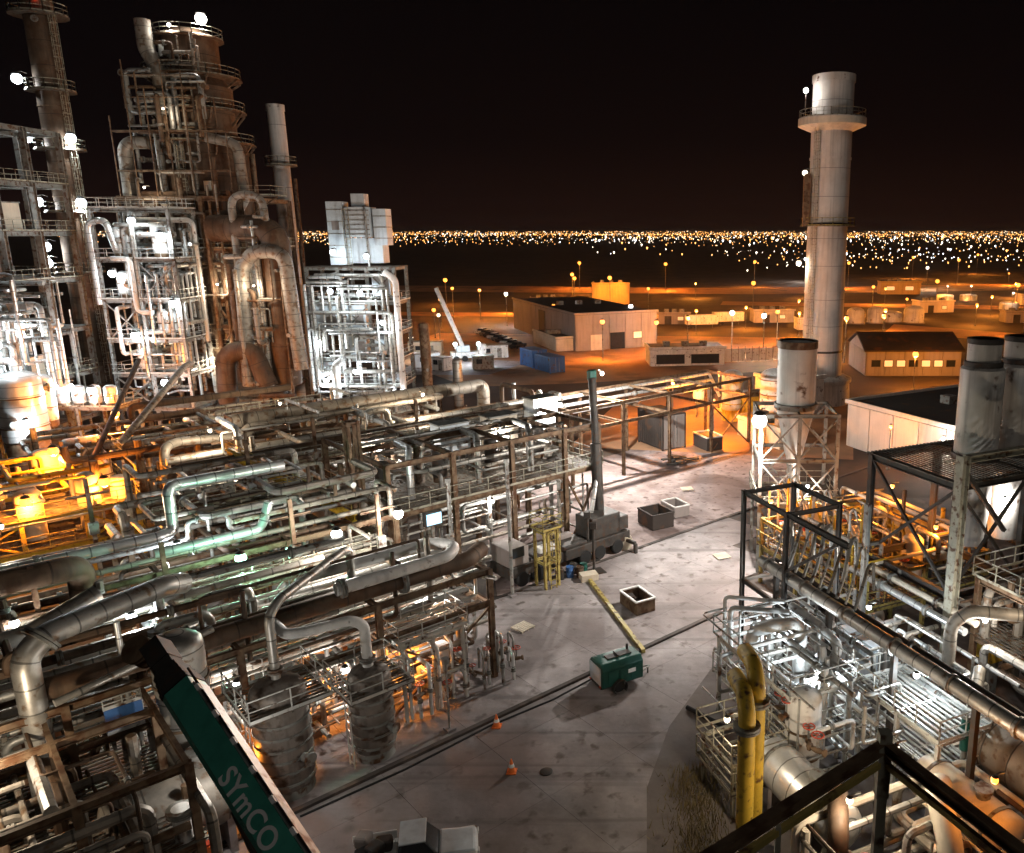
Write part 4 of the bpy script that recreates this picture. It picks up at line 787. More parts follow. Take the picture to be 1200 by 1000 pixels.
pipe('L', 'bright white pipe ending in a wide U-bend above the drums', [(-12.7, 4.3, 8.35), (-6.4, 4.3, 8.35), (-5.2, 5.4, 8.35), (-6.2, 6.9, 8.35), (-13, 7.0, 8.35)], .34, 'white_paint', 'header_pipe', fl=[(0, .05)], seg=16, R=1.2)
pipe('L', 'huge brown pipe lying along the far rack and turning down', [(-7, 40, 8), (-7, 40, 10.2), (16.5, 40, 10.2), (18, 40, 10.2), (18, 40, 5)], .68, 'clad_dull', 'header_pipe', fl=[(0, .35), (0, .7)], seg=16, R=1.8, sup=[((-2, 40, 10), 9.9), ((6, 40, 10), 9.9), ((13, 40, 10), 9.9)])
pipe('L', 'second brown pipe below the huge pipe on the far rack', [(-6, 42.6, 9.4), (10, 42.6, 9.4), (10, 44.5, 9.4), (10, 44.5, 4)], .4, 'clad_dull', 'header_pipe', fl=[(0, .5)], seg=12)
pipe('L', 'long rusty pipe along the front edge of the far rack', [(-14, 29.4, 7), (-14, 29.4, 9.6), (2.5, 29.4, 9.6), (2.5, 29.4, 4)], .32, 'rust_shell', 'header_pipe', fl=[(0, .4), (0, .7)], seg=12)
pipe('L', 'orange-lit pipe bending toward the sodium-lit area', [(-12.8, 36.5, 6), (-12.8, 36.5, 9.6), (-11.5, 38, 9.6), (-4, 38, 9.0)], .36, 'clad_dull', 'header_pipe', seg=12)
pipe('L', 'pale stepped pipe climbing over the middle rack', [(-27, 14.8, 9.7), (-18, 14.8, 9.7), (-17.2, 15.2, 9.7), (-17.2, 15.2, 12.2), (-16.6, 15.8, 12.2), (-10.8, 15.8, 12.2)], .30, 'clad_bright', 'header_pipe', seg=12, fl=[(0, .4)], R=.7)
pipe('L', 'pale pipe below the stepped pipe with upturned end', [(-18.6, 13.4, 9.3), (-13.2, 13.4, 9.3), (-12.6, 13.4, 10.8)], .26, 'clad_bright', 'header_pipe', seg=12, R=.6)
pipe('L', 'fat silver pipe bending down at the lower left plant', [(-18.7, 7.4, 9.6), (-19.6, 6.6, 10), (-24.4, 4.6, 10), (-25.2, 4.3, 9.4), (-25.2, 4.3, 2)], .5, 'clad', 'header_pipe', seg=18, R=1.4, fl=[(2, .15)])
pipe('L', 'dark fat duct at the left edge above the silver pipe', [(-31, 11, 10.4), (-23, 11, 10.4), (-22, 12, 10), (-22, 13, 7)], .6, 'rust_shell', 'header_pipe', seg=16, R=1.6)
pipe('L', 'brown slanted pipe below the dark fat duct', [(-30, 7.6, 8.6), (-24.5, 8.8, 8.6), (-21.8, 9.4, 9.4)], .42, 'clad_dull', 'header_pipe', seg=12)
pipe('L', 'slim rail pipe under the fat silver pipe', [(-24.6, 3.2, 7.6), (-18.4, 4.4, 8.2)], .16, 'clad', 'header_pipe')
o = pipe('L', 'vertical silver stand pipe under the fat silver pipe', [(-21.9, 4.9, 0), (-21.9, 4.9, 9.6)], .12, 'clad_bright', 'stand_pipe')
clutter('L', ((-30, -5), (4, 12.5), (4.6, 9.6)), 22, 101, 'over the near rack', 'crossing pipes over the near rack', (.08, .22), ('clad', 'clad_dull', 'galv', 'rust_shell'), name='crossing_pipe')
clutter('L', ((-18, -5), (12.5, 27), (5.5, 11.2)), 22, 102, 'over the middle rack', 'crossing pipes over the middle rack', (.08, .24), ('clad', 'clad_dull', 'galv', 'rust_shell'), name='crossing_pipe')
clutter('L', ((-12, 20), (29, 40), (6, 11.6)), 22, 103, 'over the far rack', 'crossing pipes over the far rack', (.09, .26), ('clad', 'clad_dull', 'galv', 'rust_shell'), name='crossing_pipe')
for i, (u, v, h_) in enumerate(((-24, 10.8, 11), (-18.6, 11.4, 10.5), (-12.2, 11.2, 11.4), (-7, 11.6, 10.4), (-20, 21.4, 12), (-11, 22, 12.4), (-4.2, 28.4, 12), (4.5, 28.6, 12.2))):
    o = thing('rack_mast', 'slim steel mast between the racks, %s counting toward the raised deck' % ORD[i], 'mast', 'L', (u, v, 0), 0, 'masts between the racks'); member(o, (0, 0, 0), (0, 0, h_), .22, 'steel_brown', 'shaft'); member(o, (-1.1, 0, h_-1), (1.1, 0, h_-1), .14, 'steel_brown', 'cross_arm'); MB().box((0, -.2, h_-3), (.5, .3, .7)).ob('junction_box', 'galv', o)
for i, (u0, u1, v, z) in enumerate(((-28, -8, 10.2, 7.3), (-17, -7, 21.4, 8.5), (-10, 18, 28.8, 8.7))):
    o = thing('rack_walkway', ['railed walkway along the back of the near rack', 'railed walkway along the back of the middle rack', 'railed walkway along the front of the far rack'][i], 'walkway', 'L', (u0, v, z)); grate_mb(0, u1-u0, -.5, .5, 0).ob('grating', 'grating', o)
    for c_ in (-.5, .5): rail_mb([(0, c_, 0), (u1-u0, c_, 0)], t=.045).ob('handrail', 'rail', o)
    for k in range(4): MB().box(((k+.5)*(u1-u0)/4, 0, -z/2-.05), (.18, .18, z-.1)).ob('support', 'steel_brown', o)
# yellow sloping girder across the middle rack
y_ = thing('sloping_girder', 'long yellow-brown girder sloping down across the middle rack', 'girder', 'L', (-10, 30.2, 10))
member(y_, (0, 0, 0), (3.6, -13.6, -2.6), .34, 'yellow_paint', 'web', h=.5)
rail_mb([(0, .4, .2), (3.6, -13.2, -2.4)], .7, 2.2).ob('handrail', 'rail_yellow', y_)
# ---- compressor deck with grey cabinets
steel('L', 'compressor_deck', 'raised steel deck carrying three pale cabinets', (-4, 1, 6, 11, 14.5), (16.5, 22, 27), (7.0, 10.6), 'steel_brown', .34, decks=(0,), rails=(0,), brace=((3, 0, 'u', 0),), rm='rail')
for i, (u, v, w_, h_, m_) in enumerate(((4.5, 23, 2.6, 2.6, 'cool_panel'), (9.2, 23.2, 2.6, 2.5, 'cream_paint'), (15.2, 25.6, 2.6, 2.8, 'cool_panel'))):
    o = thing('pale_cabinet', ['grey-blue cabinet on legs at the left of the raised deck', 'beige cabinet on legs in the middle of the raised deck', 'bright blue-white cabinet at the right end of the raised deck'][i], 'cabinet', 'L', (u, v, 7.2), 0, 'cabinets on the raised deck')
    MB().box((0, 0, 1.3+h_/2), (w_, 1.6, h_)).ob('body', m_, o); MB().box((0, -.83, 1.3+h_/2), (w_*.8, .08, h_*.8)).ob('door', m_, o); MB().box((0, 0, 1.36+h_), (w_+.2, 1.8, .12)).ob('roof', 'steel_grey', o)
    for a in (-1, 1):
        for c in (-1, 1): MB().box((a*w_*.4, c*.6, .65), (.14, .14, 1.3)).ob('leg', 'steel_dark', o)
for i, u in enumerate((-2.5, 2.2, 7.0, 11.8)): vessel('L', 'compressor_pot', 'dark upright pot on the raised deck, %s counting toward the crane boom' % ORD[i], (u, 20.5+.3*i, 7.2), .55, 2.6+.3*(i % 2), 'steel_dark', .4, seg=14, group='pots on the raised deck')
for i, u in enumerate((-1.4, 4.2, 9)): pipe('L', ['white', 'pale', 'grey'][i] + ' bent riser on the raised deck ' + ['at its left end', 'beside the grey-blue cabinet', 'beside the beige cabinet'][i], [(u, 18.4, 7.2), (u, 18.4, 10.2), (u+.6, 19.6, 10.6), (u+.8, 22, 10.6)], .26, ('clad_bright', 'clad', 'galv')[i], 'riser_pipe', seg=12, R=.7)
clutter('L', ((-4, 14), (16.5, 27), (7.4, 11)), 26, 31, 'around the raised deck cabinets', 'small pipes on the raised deck', (.06, .17), name='deck_pipe')
clutter('L', ((-4, 14), (17, 26), (.5, 6.4)), 26, 32, 'below the raised deck', 'small pipes below the raised deck', (.07, .2), name='under_deck_pipe')
for i, (u, v, z1, lb) in enumerate(((-1.4, 13, 9.8, 'slim pale green pole before the raised deck, nearer the drums'), (3.0, 12.6, 10.4, 'slim pale green pole before the raised deck, beside the yellow stair tower'), (-8.7, 1.0, 4.2, 'thin pole standing on the kerb by the white manifold'))):
    o = MB().tube([(0, 0, 0), (0, 0, z1)], .13 if i < 2 else .06, 10).ob('pole', 'galv'); place(o, 'L', (u, v, 0)); tag(o, lb, 'pole'); MB().box((0, 0, .1), (.5, .5, .2)).ob('foot', 'concrete', o); MB().tube([(0, 0, z1-.2), (0, 0, z1+.1)], .2, 8).ob('cap', 'galv', o)
o = steel('L', 'braced_column', 'tall twin brown column with diagonal bracing beside the raised deck', (-5.5, -4.8), (18.6, 19.3), (4, 8, 13.5), 'steel_brown', .2, brace=((0, 0, 'u', 0), (0, 0, 'u', 1), (0, 0, 'u', 2)))
steel('L', 'stair_tower', 'dull yellow steel stair tower at the corner of the raised deck', (5.4, 6.6), (11.8, 13.0), (2.2, 4.6), 'rail_yellow', .18, decks=(1,), rails=(1,), rm='rail_yellow', ladder=(6, 11.6, 0, 4.6))
o = thing('operator_console', 'small control panel with glowing blue screen under the raised deck', 'panel', 'L', (-1.6, 15.2, 0)); MB().box((0, 0, 3.1), (.2, .2, 6.2)).ob('stand', 'steel_grey', o); MB().box((0, -.1, 6.6), (1.3, .4, 1.0)).ob('box', 'steel_dark', o); MB().box((0, -.33, 6.6), (1.1, .05, .8)).ob('screen', 'screen_blue', o)
# ---- crane truck with raised black boom
ct = thing('crane_truck', 'dark crane truck with raised black boom below the raised deck', 'crane', 'L', (9.4, 14.9, 0))
MB().box((0, 0, 1.25), (12, 2.6, .9)).ob('chassis', 'steel_dark', ct); cb = MB().box((-5, 0, 2.4), (1.8, 2.4, 1.4)).ob('cab', 'wall_grey', ct); MB().box((-5.2, -1.27, 2.8), (1.3, .06, .8)).ob('window', 'glass_dark', cb)
MB().box((-1, 0, 1.85), (5, 2.4, .3)).ob('deck_plate', 'steel_dark', ct); MB().box((-2.2, -.7, 2.2), (1.6, .7, .5)).ob('tool_box', 'white_paint', ct); MB().box((.4, .5, 2.15), (1.4, .6, .4)).ob('tool_box', 'wall_grey', ct); MB().box((3.6, 0, 2.6), (3, 2.2, 1.8)).ob('turret', 'steel_dark', ct); MB().box((5.4, 0, 2.4), (1.2, 2.2, 1.2)).ob('counterweight', 'steel_dark', ct)
MB().tube([(4.2, .6, 3), (4.5, 1.2, 9)], .48, 8).ob('boom', 'steel_dark', ct); MB().tube([(4.5, 1.2, 9), (4.75, 1.8, 14.4)], .34, 8).ob('boom_extension', 'steel_dark', ct); MB().box((4.8, 1.9, 14.6), (.7, .5, .8)).ob('boom_head', 'green_paint', ct)
MB().tube([(3.0, .3, 2.8), (4.3, .8, 6.5)], .2, 8).ob('lift_cylinder', 'clad_bright', ct)
for a in (-4.8, -3.3, 1.2, 2.7, 4.6):
    for c in (-1.15, 1.15): MB().lathe([(.6, c-.22), (.6, c+.22)], 16, (a, 0, .6), 'y').ob('wheel', 'black_rubber', ct)
for a in (-2, 5.6):
    for c in (-2.4, 2.4): MB().bar((a, 0, .9), (a, c, .9), .3).box((a, c, .45), (.3, .3, .9)).ob('outrigger', 'steel_dark', ct)
soften(ct, .08)
# ---- two upright drums with domed caps by the kerb
for i, (u, v, r, h_) in enumerate(((-16.6, 2.2, 1.25, 5.9), (-12.4, 1.9, 1.05, 5.0))):
    d = vessel('L', 'upright_drum', ['larger banded dark drum with domed cap beside the kerb', 'smaller banded dark drum with domed cap beside the kerb'][i], (u, v, 0), r, h_, 'shell_dark', .5, [.9+.62*k for k in range(int((h_-1.8)/.62))], 'dome', 2, seg=28, skm='steel_grey', group=None)
    grate_mb(-r-.6, r+.6, -r-.6, r+.6, h_-.9).ob('top_grating', 'grating', d)
    z = h_-.85; a = r+.55
    for p, q in (((-a, -a), (a, -a)), ((a, -a), (a, a)), ((a, a), (-a, a)), ((-a, a), (-a, -a))): rail_mb([(*p, z), (*q, z)]).ob('handrail', 'rail_white', d)
    l = ladder_mb(0, h_, .5, False).ob('ladder', 'rail_white', d); l.location = (-r-.3, -.3, 0); l.rotation_euler = (0, 0, math.pi/2)
pipe('L', 'pipe rising from the larger drum and bending over the rack', [(-16.6, 2.2, 5.8), (-16.6, 2.2, 9.0), (-15.9, 2.6, 9.5), (-11.5, 6.2, 9.5), (-10.9, 6.7, 9.3), (-10.9, 6.7, 7.3)], .22, 'clad', 'riser_pipe', fl=[(0, .15)], seg=12, R=.8)
pipe('L', 'white pipe rising from the smaller drum and bending back', [(-12.4, 1.9, 4.9), (-12.4, 1.9, 7.2), (-13.0, 2.0, 7.6), (-15.2, 2.4, 7.6), (-15.8, 2.7, 7.6), (-15.8, 4.6, 7.6)], .26, 'white_paint', 'riser_pipe', fl=[(0, .2)], seg=12, R=.8)
clutter('L', ((-20, -3), (3.2, 9), (.6, 4.8)), 40, 33, 'below the near rack', 'small pipes below the near rack', (.05, .15), ('clad', 'galv', 'clad_dull', 'rust_shell'), name='ground_pipe')
for i, u in enumerate((-19, -14.4, -10.2, -7.2)): pump('L', (u, 5.6, .05), 'motor pump on a plinth below the near rack, %s counting toward the yard' % ORD[i], .2*i, group='pumps below the near rack')
# ---- white manifold skid
steel('L', 'manifold_structure', 'small white steel frame of the manifold skid by the kerb', (-10, -8.2, -6.4), (3.2, 5.2), (2.2, 4.6), 'rail_white', .16, decks=(1,), rails=(1,), rm='rail_white', gm='rail_white')
mj = random.Random(19)
for i in range(7): pipe('L', 'white vertical header pipe on the manifold skid, %s from the drums' % ORD[i], (lambda x, h_, y: [(x, y, .2), (x, y, h_), (x+mj.uniform(-.3, .3), y+mj.uniform(.4, 1.6), h_+mj.uniform(-.2, .6))])(-9.8+.55*i+mj.uniform(-.15, .15), mj.uniform(1.6, 4.4), mj.uniform(2.6, 3.6)), mj.uniform(.07, .17), 'white_paint', 'manifold_pipe', 'white header pipes on the manifold skid', [(0, .5)], seg=10)
for i in range(6): pipe('L', 'pale loop pipe on the manifold skid, %s counting toward the yard' % ORD[i], (lambda x, h_, y: [(x, y, .2), (x, y, h_), (x+.3, y+1.0, h_), (x+.3, y+1.0, mj.uniform(.2, 1.6))])(-5.8+.55*i+mj.uniform(-.2, .2), mj.uniform(1.6, 4.0), mj.uniform(2.6, 4.0)), mj.uniform(.05, .12), ('clad_bright', 'galv')[i % 2], 'manifold_pipe', 'loop pipes on the manifold skid', [(0, .4)], seg=8)
for i in range(8): valve('L', (-9.4+.9*i, mj.uniform(2.4, 3.4), mj.uniform(.9, 2.6)), 'red-handled valve on the manifold skid, %s from the drums' % ORD[i], 'valves on the manifold skid', mj.uniform(0, 3), mj.uniform(.7, 1.1))
vessel('L', 'separator_pot', 'small pale separator pot inside the manifold skid', (-7.2, 4.3, 0), .5, 3.4, 'white_paint', .4, (1.2, 2.4), seg=14)
vessel('L', 'separator_pot', 'small grey separator pot at the end of the manifold skid', (-3.6, 4.6, 0), .45, 2.6, 'clad', .4, (1.2,), seg=14)
# ---- sodium-lit area behind the racks
steel('L', 'sodium_platform', 'orange-lit stepped platform with railings behind the racks', (-26.5, -22, -18, -14.5), (39.5, 46, 53), (2.6, 5.0), 'yellow_paint', .3, decks=(0, 1), rails=(0, 1), rm='rail_yellow', brace=((0, 0, 'u', 1), (2, 0, 'u', 1)))
for i, (u, v, r, h_) in enumerate(((-21.2, 41, .9, 4.4), (-17.4, 41, .8, 5.0), (-24, 43, 1.0, 4.0), (-15.6, 46, .8, 5.0), (-19, 49, 1.1, 5.6), (-15.2, 41.4, .7, 4.2))):
    vessel('L', 'process_pot', ['short cream pot at the front of the orange-lit platform', 'tall cream pot at the front of the orange-lit platform', 'wide squat pot at the left of the orange-lit platform', 'cream pot at the right back of the orange-lit platform', 'tall wide pot at the back of the orange-lit platform', 'slim pot at the right front of the orange-lit platform'][i], (u, v, 2.7), r, h_, 'cream_paint', .5, (2., 3.4), seg=16)
clutter('L', ((-26, -14), (39, 53), (2.7, 8)), 40, 41, 'on the orange-lit platform', 'pipes on the sodium platform', (.07, .2), ('cream_paint', 'clad', 'yellow_paint', 'clad_dull'), name='platform_pipe')
for u, v, z, pw, lb in ((-11.7, 60, 8.4, 8000, 'strong sodium lamp above the orange-lit platform'), (-16.5, 39.4, 7.0, 2200, 'sodium lamp in the middle of the orange-lit platform'), (-21.5, 39, 6.6, 2200, 'sodium lamp at the left of the orange-lit platform'), (-18.6, 46, 8.6, 3000, 'sodium lamp at the back of the orange-lit platform')):
    lamp('L', lb, (u, v, z), 'sodium', pw, .4 if pw > 1000 else .26, arm=(0, .8), name='process_lamp')
# ---- brown clutter between racks and towers
clutter('L', ((-20, 8), (40, 58), (2, 10)), 40, 51, 'between far rack and towers', 'dim pipes before the towers', (.12, .34), ('clad_dull', 'rust_shell', 'steel_brown', 'clad'), name='dim_pipe')
for i, (u, v, r, L_) in enumerate(((-4, 46, 1.1, 7), (3, 52, 1.3, 8), (10, 47, 1.0, 6), (-12, 60, 1.4, 8), (14, 56, 1.1, 6))): drum('L', 'heat_exchanger', ['brown horizontal exchanger behind the far rack, left of middle', 'large brown exchanger under the main tower', 'brown horizontal exchanger behind the far rack, right of middle', 'brown exchanger beside the orange-lit platform', 'small exchanger before the white tower'][i], (u, v, 3.2), r, L_, 'clad_dull', saddle=.6)
steel('L', 'exchanger_structure', 'brown two-storey frame holding exchangers before the towers', (-14, -7, 0, 7, 14), (44, 54), (3, 7.6), 'steel_brown', .34, decks=(0,), rails=(1,), brace=((1, 0, 'u', 1), (3, 0, 'u', 1)))
pipe('L', 'straight slanted pipe climbing toward the main tower', [(-14, 47, 8), (-6, 56, 13), (-5, 57.5, 13)], .3, 'clad_dull', 'header_pipe')
pipe('L', 'second slanted brown pipe climbing beside the sodium lamp', [(-16, 46, 7.5), (-9, 60, 13.5)], .22, 'rust_shell', 'header_pipe')
clutter('L', ((-19, -6), (21, 29.5), (1, 9)), 28, 52, 'between middle and far rack', 'pipes between the middle and far rack', (.08, .26), PM, name='bay_pipe')
for i in range(5): vessel('L', 'bay_vessel', ['pale pot in the bay by the green lamp', 'pale pot below the yellow girder', 'slim pale vessel by the bright lamp', 'brown pot in the bay near the raised deck', 'brown vessel at the dark end of the bay'][i], (-14+5*i*.9 if i < 4 else -27, 23+1.2*(i % 3), 0), .7+.15*(i % 3), 6.4+.5*(i % 2), ('clad_bright', 'white_paint', 'clad', 'clad_dull', 'rust_shell')[i], .8, (2, 4), seg=16)
# ---- lower left corner: frames, tank, pipes
steel('L', 'corner_structure', 'dark brown pipe frame filling the lower left corner', (-33, -29, -25, -21.5), (-3, 2, 7), (3.2, 6.6), 'steel_brown', .3, decks=(0,), brace=((0, 0, 'u', 1), (2, 0, 'u', 0)))
clutter('L', ((-33, -21), (-5, 7), (.6, 6.4)), 44, 61, 'in the lower left frame', 'pipes in the lower left frame', (.07, .24), ('rust_shell', 'clad_dull', 'steel_brown', 'galv'), name='corner_pipe')
drum('L', 'horizontal_tank', 'grey horizontal tank under the green crane boom', (-21.2, .6, 0), 1.5, 4.6, 'clad_dull', saddle=1.2)
vessel('L', 'knockout_drum', 'pale upright drum right behind the crane boom head', (-20.2, 3.0, 0), 1.05, 9.2, 'clad', 1.0, (3, 5, 7), seg=22)
pipe('L', 'stout white pipe standing below the crane boom', [(-21.9, -2.6, 0), (-21.9, -2.6, 4.6)], .34, 'white_paint', 'stand_pipe', fl=[(0, .97)], seg=14)
o = thing('lifting_basket', 'blue and white personnel basket beside the crane boom', 'basket', 'L', (-22.3, 4.4, 5.0)); MB().box((0, 0, .1), (1.4, 1.0, .2)).ob('floor', 'white_paint', o); MB().box((0, -.5, .7), (1.4, .06, 1.0)).ob('side_panel', 'blue_paint', o); MB().box((.7, 0, .7), (.06, 1.0, 1.0)).ob('side_panel', 'white_paint', o); rail_mb([(-.7, -.5, 1.2), (.7, -.5, 1.2), (.7, .5, 1.2), (-.7, .5, 1.2)], .5, .7).ob('handrail', 'rail_white', o)
for a in (-.5, .5): MB().box((a, 0, -.4), (.12, .8, .8)).ob('support', 'steel_grey', o)
o = thing('red_cabinet', 'small bright red cabinet beside the boom at the lower edge', 'cabinet', 'L', (-21.1, -1.6, 0)); MB().box((0, 0, 1.5), (1.0, .6, 1.0)).ob('body', 'red_paint', o); MB().box((0, -.33, 1.5), (.8, .06, .8)).ob('door', 'orange_paint', o); MB().box((-.4, 0, .5), (.1, .4, 1.0)).ob('leg', 'steel_dark', o); MB().box((.4, 0, .5), (.1, .4, 1.0)).ob('leg', 'steel_dark', o)
for i, (u, v) in enumerate(((-26.5, -4.5), (-24.4, -6))): pump('L', (u, v, .05), ['motor pump in the lower left corner by the frame', 'motor pump at the very bottom of the lower left corner'][i], .4+i, group='pumps in the lower left corner')
o = thing('stair_flight', 'green-lit stair flight below the green lamp', 'stairs', 'L', (-14.2, 10.2, 4.8)); 
for k in range(7): MB().box((.32*k, 0, .3*k), (.34, 1.0, .06)).ob('tread', 'grating', o)
for c in (-.5, .5): MB().bar((0, c, 0), (2.0, c, 1.9), .08, .2).ob('stringer', 'rail_white', o); rail_mb([(0, c, .1), (2.0, c, 2.0)], 1.0, .8).ob('handrail', 'rail_white', o)
# ---- lamps through the racks
for u, v, z, c_, pw, r, lb in ((-10.9, 8.2, 9.8, 'white', 1100, .30, 'big white lamp behind the start of the white U-bend'), (-6.3, 10.3, 9.3, 'white', 1000, .30, 'big white lamp behind the end of the white U-bend'), (-15.2, 10.6, 8.9, 'green', 1200, .30, 'greenish lamp above the green-lit stair'), (1.0, 28.7, 8.6, 'white', 900, .3, 'white lamp between the far rack and the raised deck'),
                               (-17.0, 15.8, 8.6, 'cool', 700, .26, 'cool lamp under the pale stepped pipe'), (-17.6, 4.6, 4.9, 'white', 330, .26, 'white lamp on the left of the larger drum'), (-12.9, 3.6, 4.2, 'white', 380, .22, 'white lamp between the two upright drums'), (-8.9, 4.4, 3.2, 'sodium', 420, .2, 'sodium lamp beside the white manifold frame'),
                               (-13.3, 6.2, 2.7, 'sodium', 420, .22, 'sodium lamp low behind the two upright drums'), (-20.8, 8.4, 8.2, 'cool', 500, .22, 'cool lamp right of the fat silver pipe'), (-25, 9.6, 8.9, 'white', 500, .2, 'small white lamp at the left edge under the dark duct'), (-18.4, 2.8, 2.4, 'sodium', 300, .18, 'sodium lamp low on the left of the drums'),
                               (8.5, 21.5, 10.0, 'white', 900, .2, 'white lamp over the cabinets on the raised deck'), (15.5, 23, 11, 'white', 2000, .2, 'white lamp at the right end of the raised deck'), (5, 18, 5.6, 'white', 500, .18, 'white lamp under the raised deck by the truck'), (-6.4, 6, 5.2, 'white', 420, .18, 'white lamp over the manifold skid'),
                               (-10, 34, 11, 'warm', 1300, .16, 'added warm lamp on the left part of the far rack'), (8, 34, 11.4, 'warm', 1300, .16, 'added warm lamp on the middle of the far rack'), (-24, 24, 9.4, 'warm', 900, .16, 'added warm lamp in the bay left of the racks'), (-27, 1, 7.6, 'warm', 420, .14, 'added warm lamp over the lower left corner frame'), (-20, -2, 6.0, 'white', 240, .14, 'lamp beside the horizontal tank under the boom'), (0, 48, 9.6, 'warm', 1400, .16, 'added warm lamp before the main tower foot'), (27, 31, 11.5, 'white', 15000, .2, 'white lamp over the pale pipes behind the gravel yard')):
    lamp('L', lb, (u, v, z), c_, pw, r, arm=(0, .6), name='rack_lamp')  # the warm lamps among these are added for fill
# ================================================================== RIGHT PLANT
# front portal frame with the long girder
o = steel('R', 'portal_frame', 'dark steel portal frame at the edge of the right plant', (0, 4.5), (0, 3.6), (3.4, 5.4, 11), 'steel_dark', .24, beams=(0, 1, 2))
member(o, (4.5, 0, 10.9), (9.8, 0, 10.9), .2, 'steel_dark', 'cantilever', h=.3); member(o, (4.5, 0, 7.5), (9.0, 0, 10.7), .14, 'steel_dark', 'brace', 'box')
g = thing('long_girder', 'long pale pipe girder running diagonally across the right plant', 'girder', 'R', (1.6, .4, 7.0))
MB().tube([(0, 0, 0), (24, 0, 0)], .36, 16).ob('main_tube', 'clad', g)
for k in range(7): MB().tube([(k*3.6+.6, 0, 0), (k*3.6+.75, 0, 0)], .46, 14).ob('flange', 'galv', g)
for k in range(5): MB().box((k*5+1.5, 0, -3.6), (.26, .26, 6.7)).ob('support_leg', 'steel_dark', g)
pipe('R', 'dark companion pipe beside the long pale girder', [(1.6, 1.3, 6.8), (25, 1.3, 6.8)], .24, 'steel_dark', 'header_pipe', fl=[(0, .2), (0, .5)])
for i in range(11):                                                    # gooseneck vents
    u = 1.6+.75*i; h_ = 9.4+.5*math.sin(i*1.7); pipe('R', 'thin gooseneck pipe behind the long girder, %s from the portal frame' % ORD[i], [(u+.4, .9, 7.2), (u+.1, 1.5, 8.0), (u-.5, 2.4, h_), (u-.7, 2.9, h_+.1), (u-.9, 3.2, h_-1.6)], .075+.02*(i % 3), ('clad', 'clad_dull', 'galv')[i % 3], 'gooseneck_pipe', 'gooseneck pipes behind the girder', seg=8, R=.5)
# hopper silo on its braced frame
sx, sy = 10.1, 62
s = thing('hopper_silo', 'grey cylindrical hopper silo standing on a braced frame', 'silo', 'W', (sx, sy, 0), R26)
MB().lathe([(.5, 8.2), (1.45, 12.4), (1.48, 12.9), (1.48, 17.7), (1.4, 17.8)], 30).ob('shell', 'silo_paint', s)
MB().lathe([(1.5, 12.7), (1.66, 12.7), (1.66, 13.1), (1.5, 13.1)], 30, close=False).ob('ring', 'steel_grey', s); MB().lathe([(1.3, 17.4), (1.54, 17.4), (1.54, 17.95), (1.3, 17.95)], 30, close=False).ob('rim', 'steel_brown', s); MB().lathe([(0, 17.3), (1.35, 17.2)], 30, close=False).ob('lid', 'steel_dark', s)
MB().tube([(0, 0, 8.4), (0, 0, 5.4), (.8, 0, 4.6)], .36, 12, .8).ob('outlet_chute', 'galv', s)
steel('W', 'silo_stand', 'tall cross-braced steel frame carrying the hopper silo', (sx-2.9, sx, sx+2.9), (sy-2.4, sy+2.4), (5.6, 9.2, 12.7), 'steel_grey', .26, brace=((0, 0, 'u', 1), (1, 0, 'u', 1), (0, 0, 'u', 2), (1, 0, 'u', 2), (0, 1, 'u', 1), (1, 1, 'u', 2), (0, 0, 'u', 0)), decks=(0,), rails=(0,))
lamp('W', 'glaring white floodlight on the left side of the hopper silo', (6.9, 58.3, 12.5), 'white', 10500, .55, arm=(.5, 1.2), aim=(-9, 64, 0))
lamp('W', 'small added work lamp inside the frame of the hopper silo', (10.8, 59.2, 7.2), 'white', 500, .14, arm=(0, .6))  # work lamp added for fill inside the silo frame
# twin silos on the raised frame
for i, (x, y) in enumerate(((18.9, 48), (21.6, 49.2))):
    s = thing('twin_silo', ['pale upright silo with narrow neck on the raised frame', 'second pale silo cut off by the picture edge'][i], 'silo', 'W', (x, y, 12.6))
    MB().lathe([(1.28, 0), (1.28, 5.5), (1.05, 5.7)], 30).ob('shell', 'silo_paint', s); MB().lathe([(.98, 5.7), (.98, 7.1)], 26).ob('neck', 'silo_paint', s); MB().lathe([(1.0, 5.62), (1.12, 5.62), (1.12, 5.95), (1.0, 5.95)], 26, close=False).ob('neck_ring', 'steel_dark', s); MB().lathe([(.75, 7.0), (1.03, 7.0), (1.03, 7.3), (.75, 7.3)], 26, close=False).ob('rim', 'steel_dark', s)
    MB().lathe([(1.3, 0), (1.42, 0), (1.42, .35), (1.3, .35)], 30, close=False).ob('base_ring', 'steel_dark', s)
    MB().lathe([(1.2, 0), (1.1, -3.5), (.9, -5.5)], 22).ob('lower_shell', 'silo_paint', s)
steel('R', 'silo_support', 'heavy dark green-grey frame below the twin silos', (1.2, 8.3), (8.6, 14.0, 19), (6.0, 12.5), 'steel_dark', .36, brace=((1, 0, 'v', 1), (0, 0, 'u', 1)), decks=(1,), bw=.36)
o = thing('heavy_post', 'heavy olive steel post in the middle of the right plant', 'post', 'R', (9.1, 8.0, 0)); member(o, (0, 0, .2), (0, 0, 14.4), .55, 'rail', 'shaft'); MB().box((0, 0, .1), (.9, .9, .2)).ob('base_plate', 'steel_grey', o); member(o, (0, .2, 14.2), (0, 9, 14.2), .4, 'rail', 'top_beam'); member(o, (0, .3, 13.4), (0, 3.6, 9.6), .22, 'steel_dark', 'knee_brace', 'box')
o = thing('slim_post', 'slim grey steel post before the orange pipework', 'post', 'R', (3.5, 6.5, 0)); member(o, (0, 0, .2), (0, 0, 10.2), .32, 'galv', 'shaft'); MB().box((0, 0, .1), (.6, .6, .2)).ob('base_plate', 'steel_grey', o)
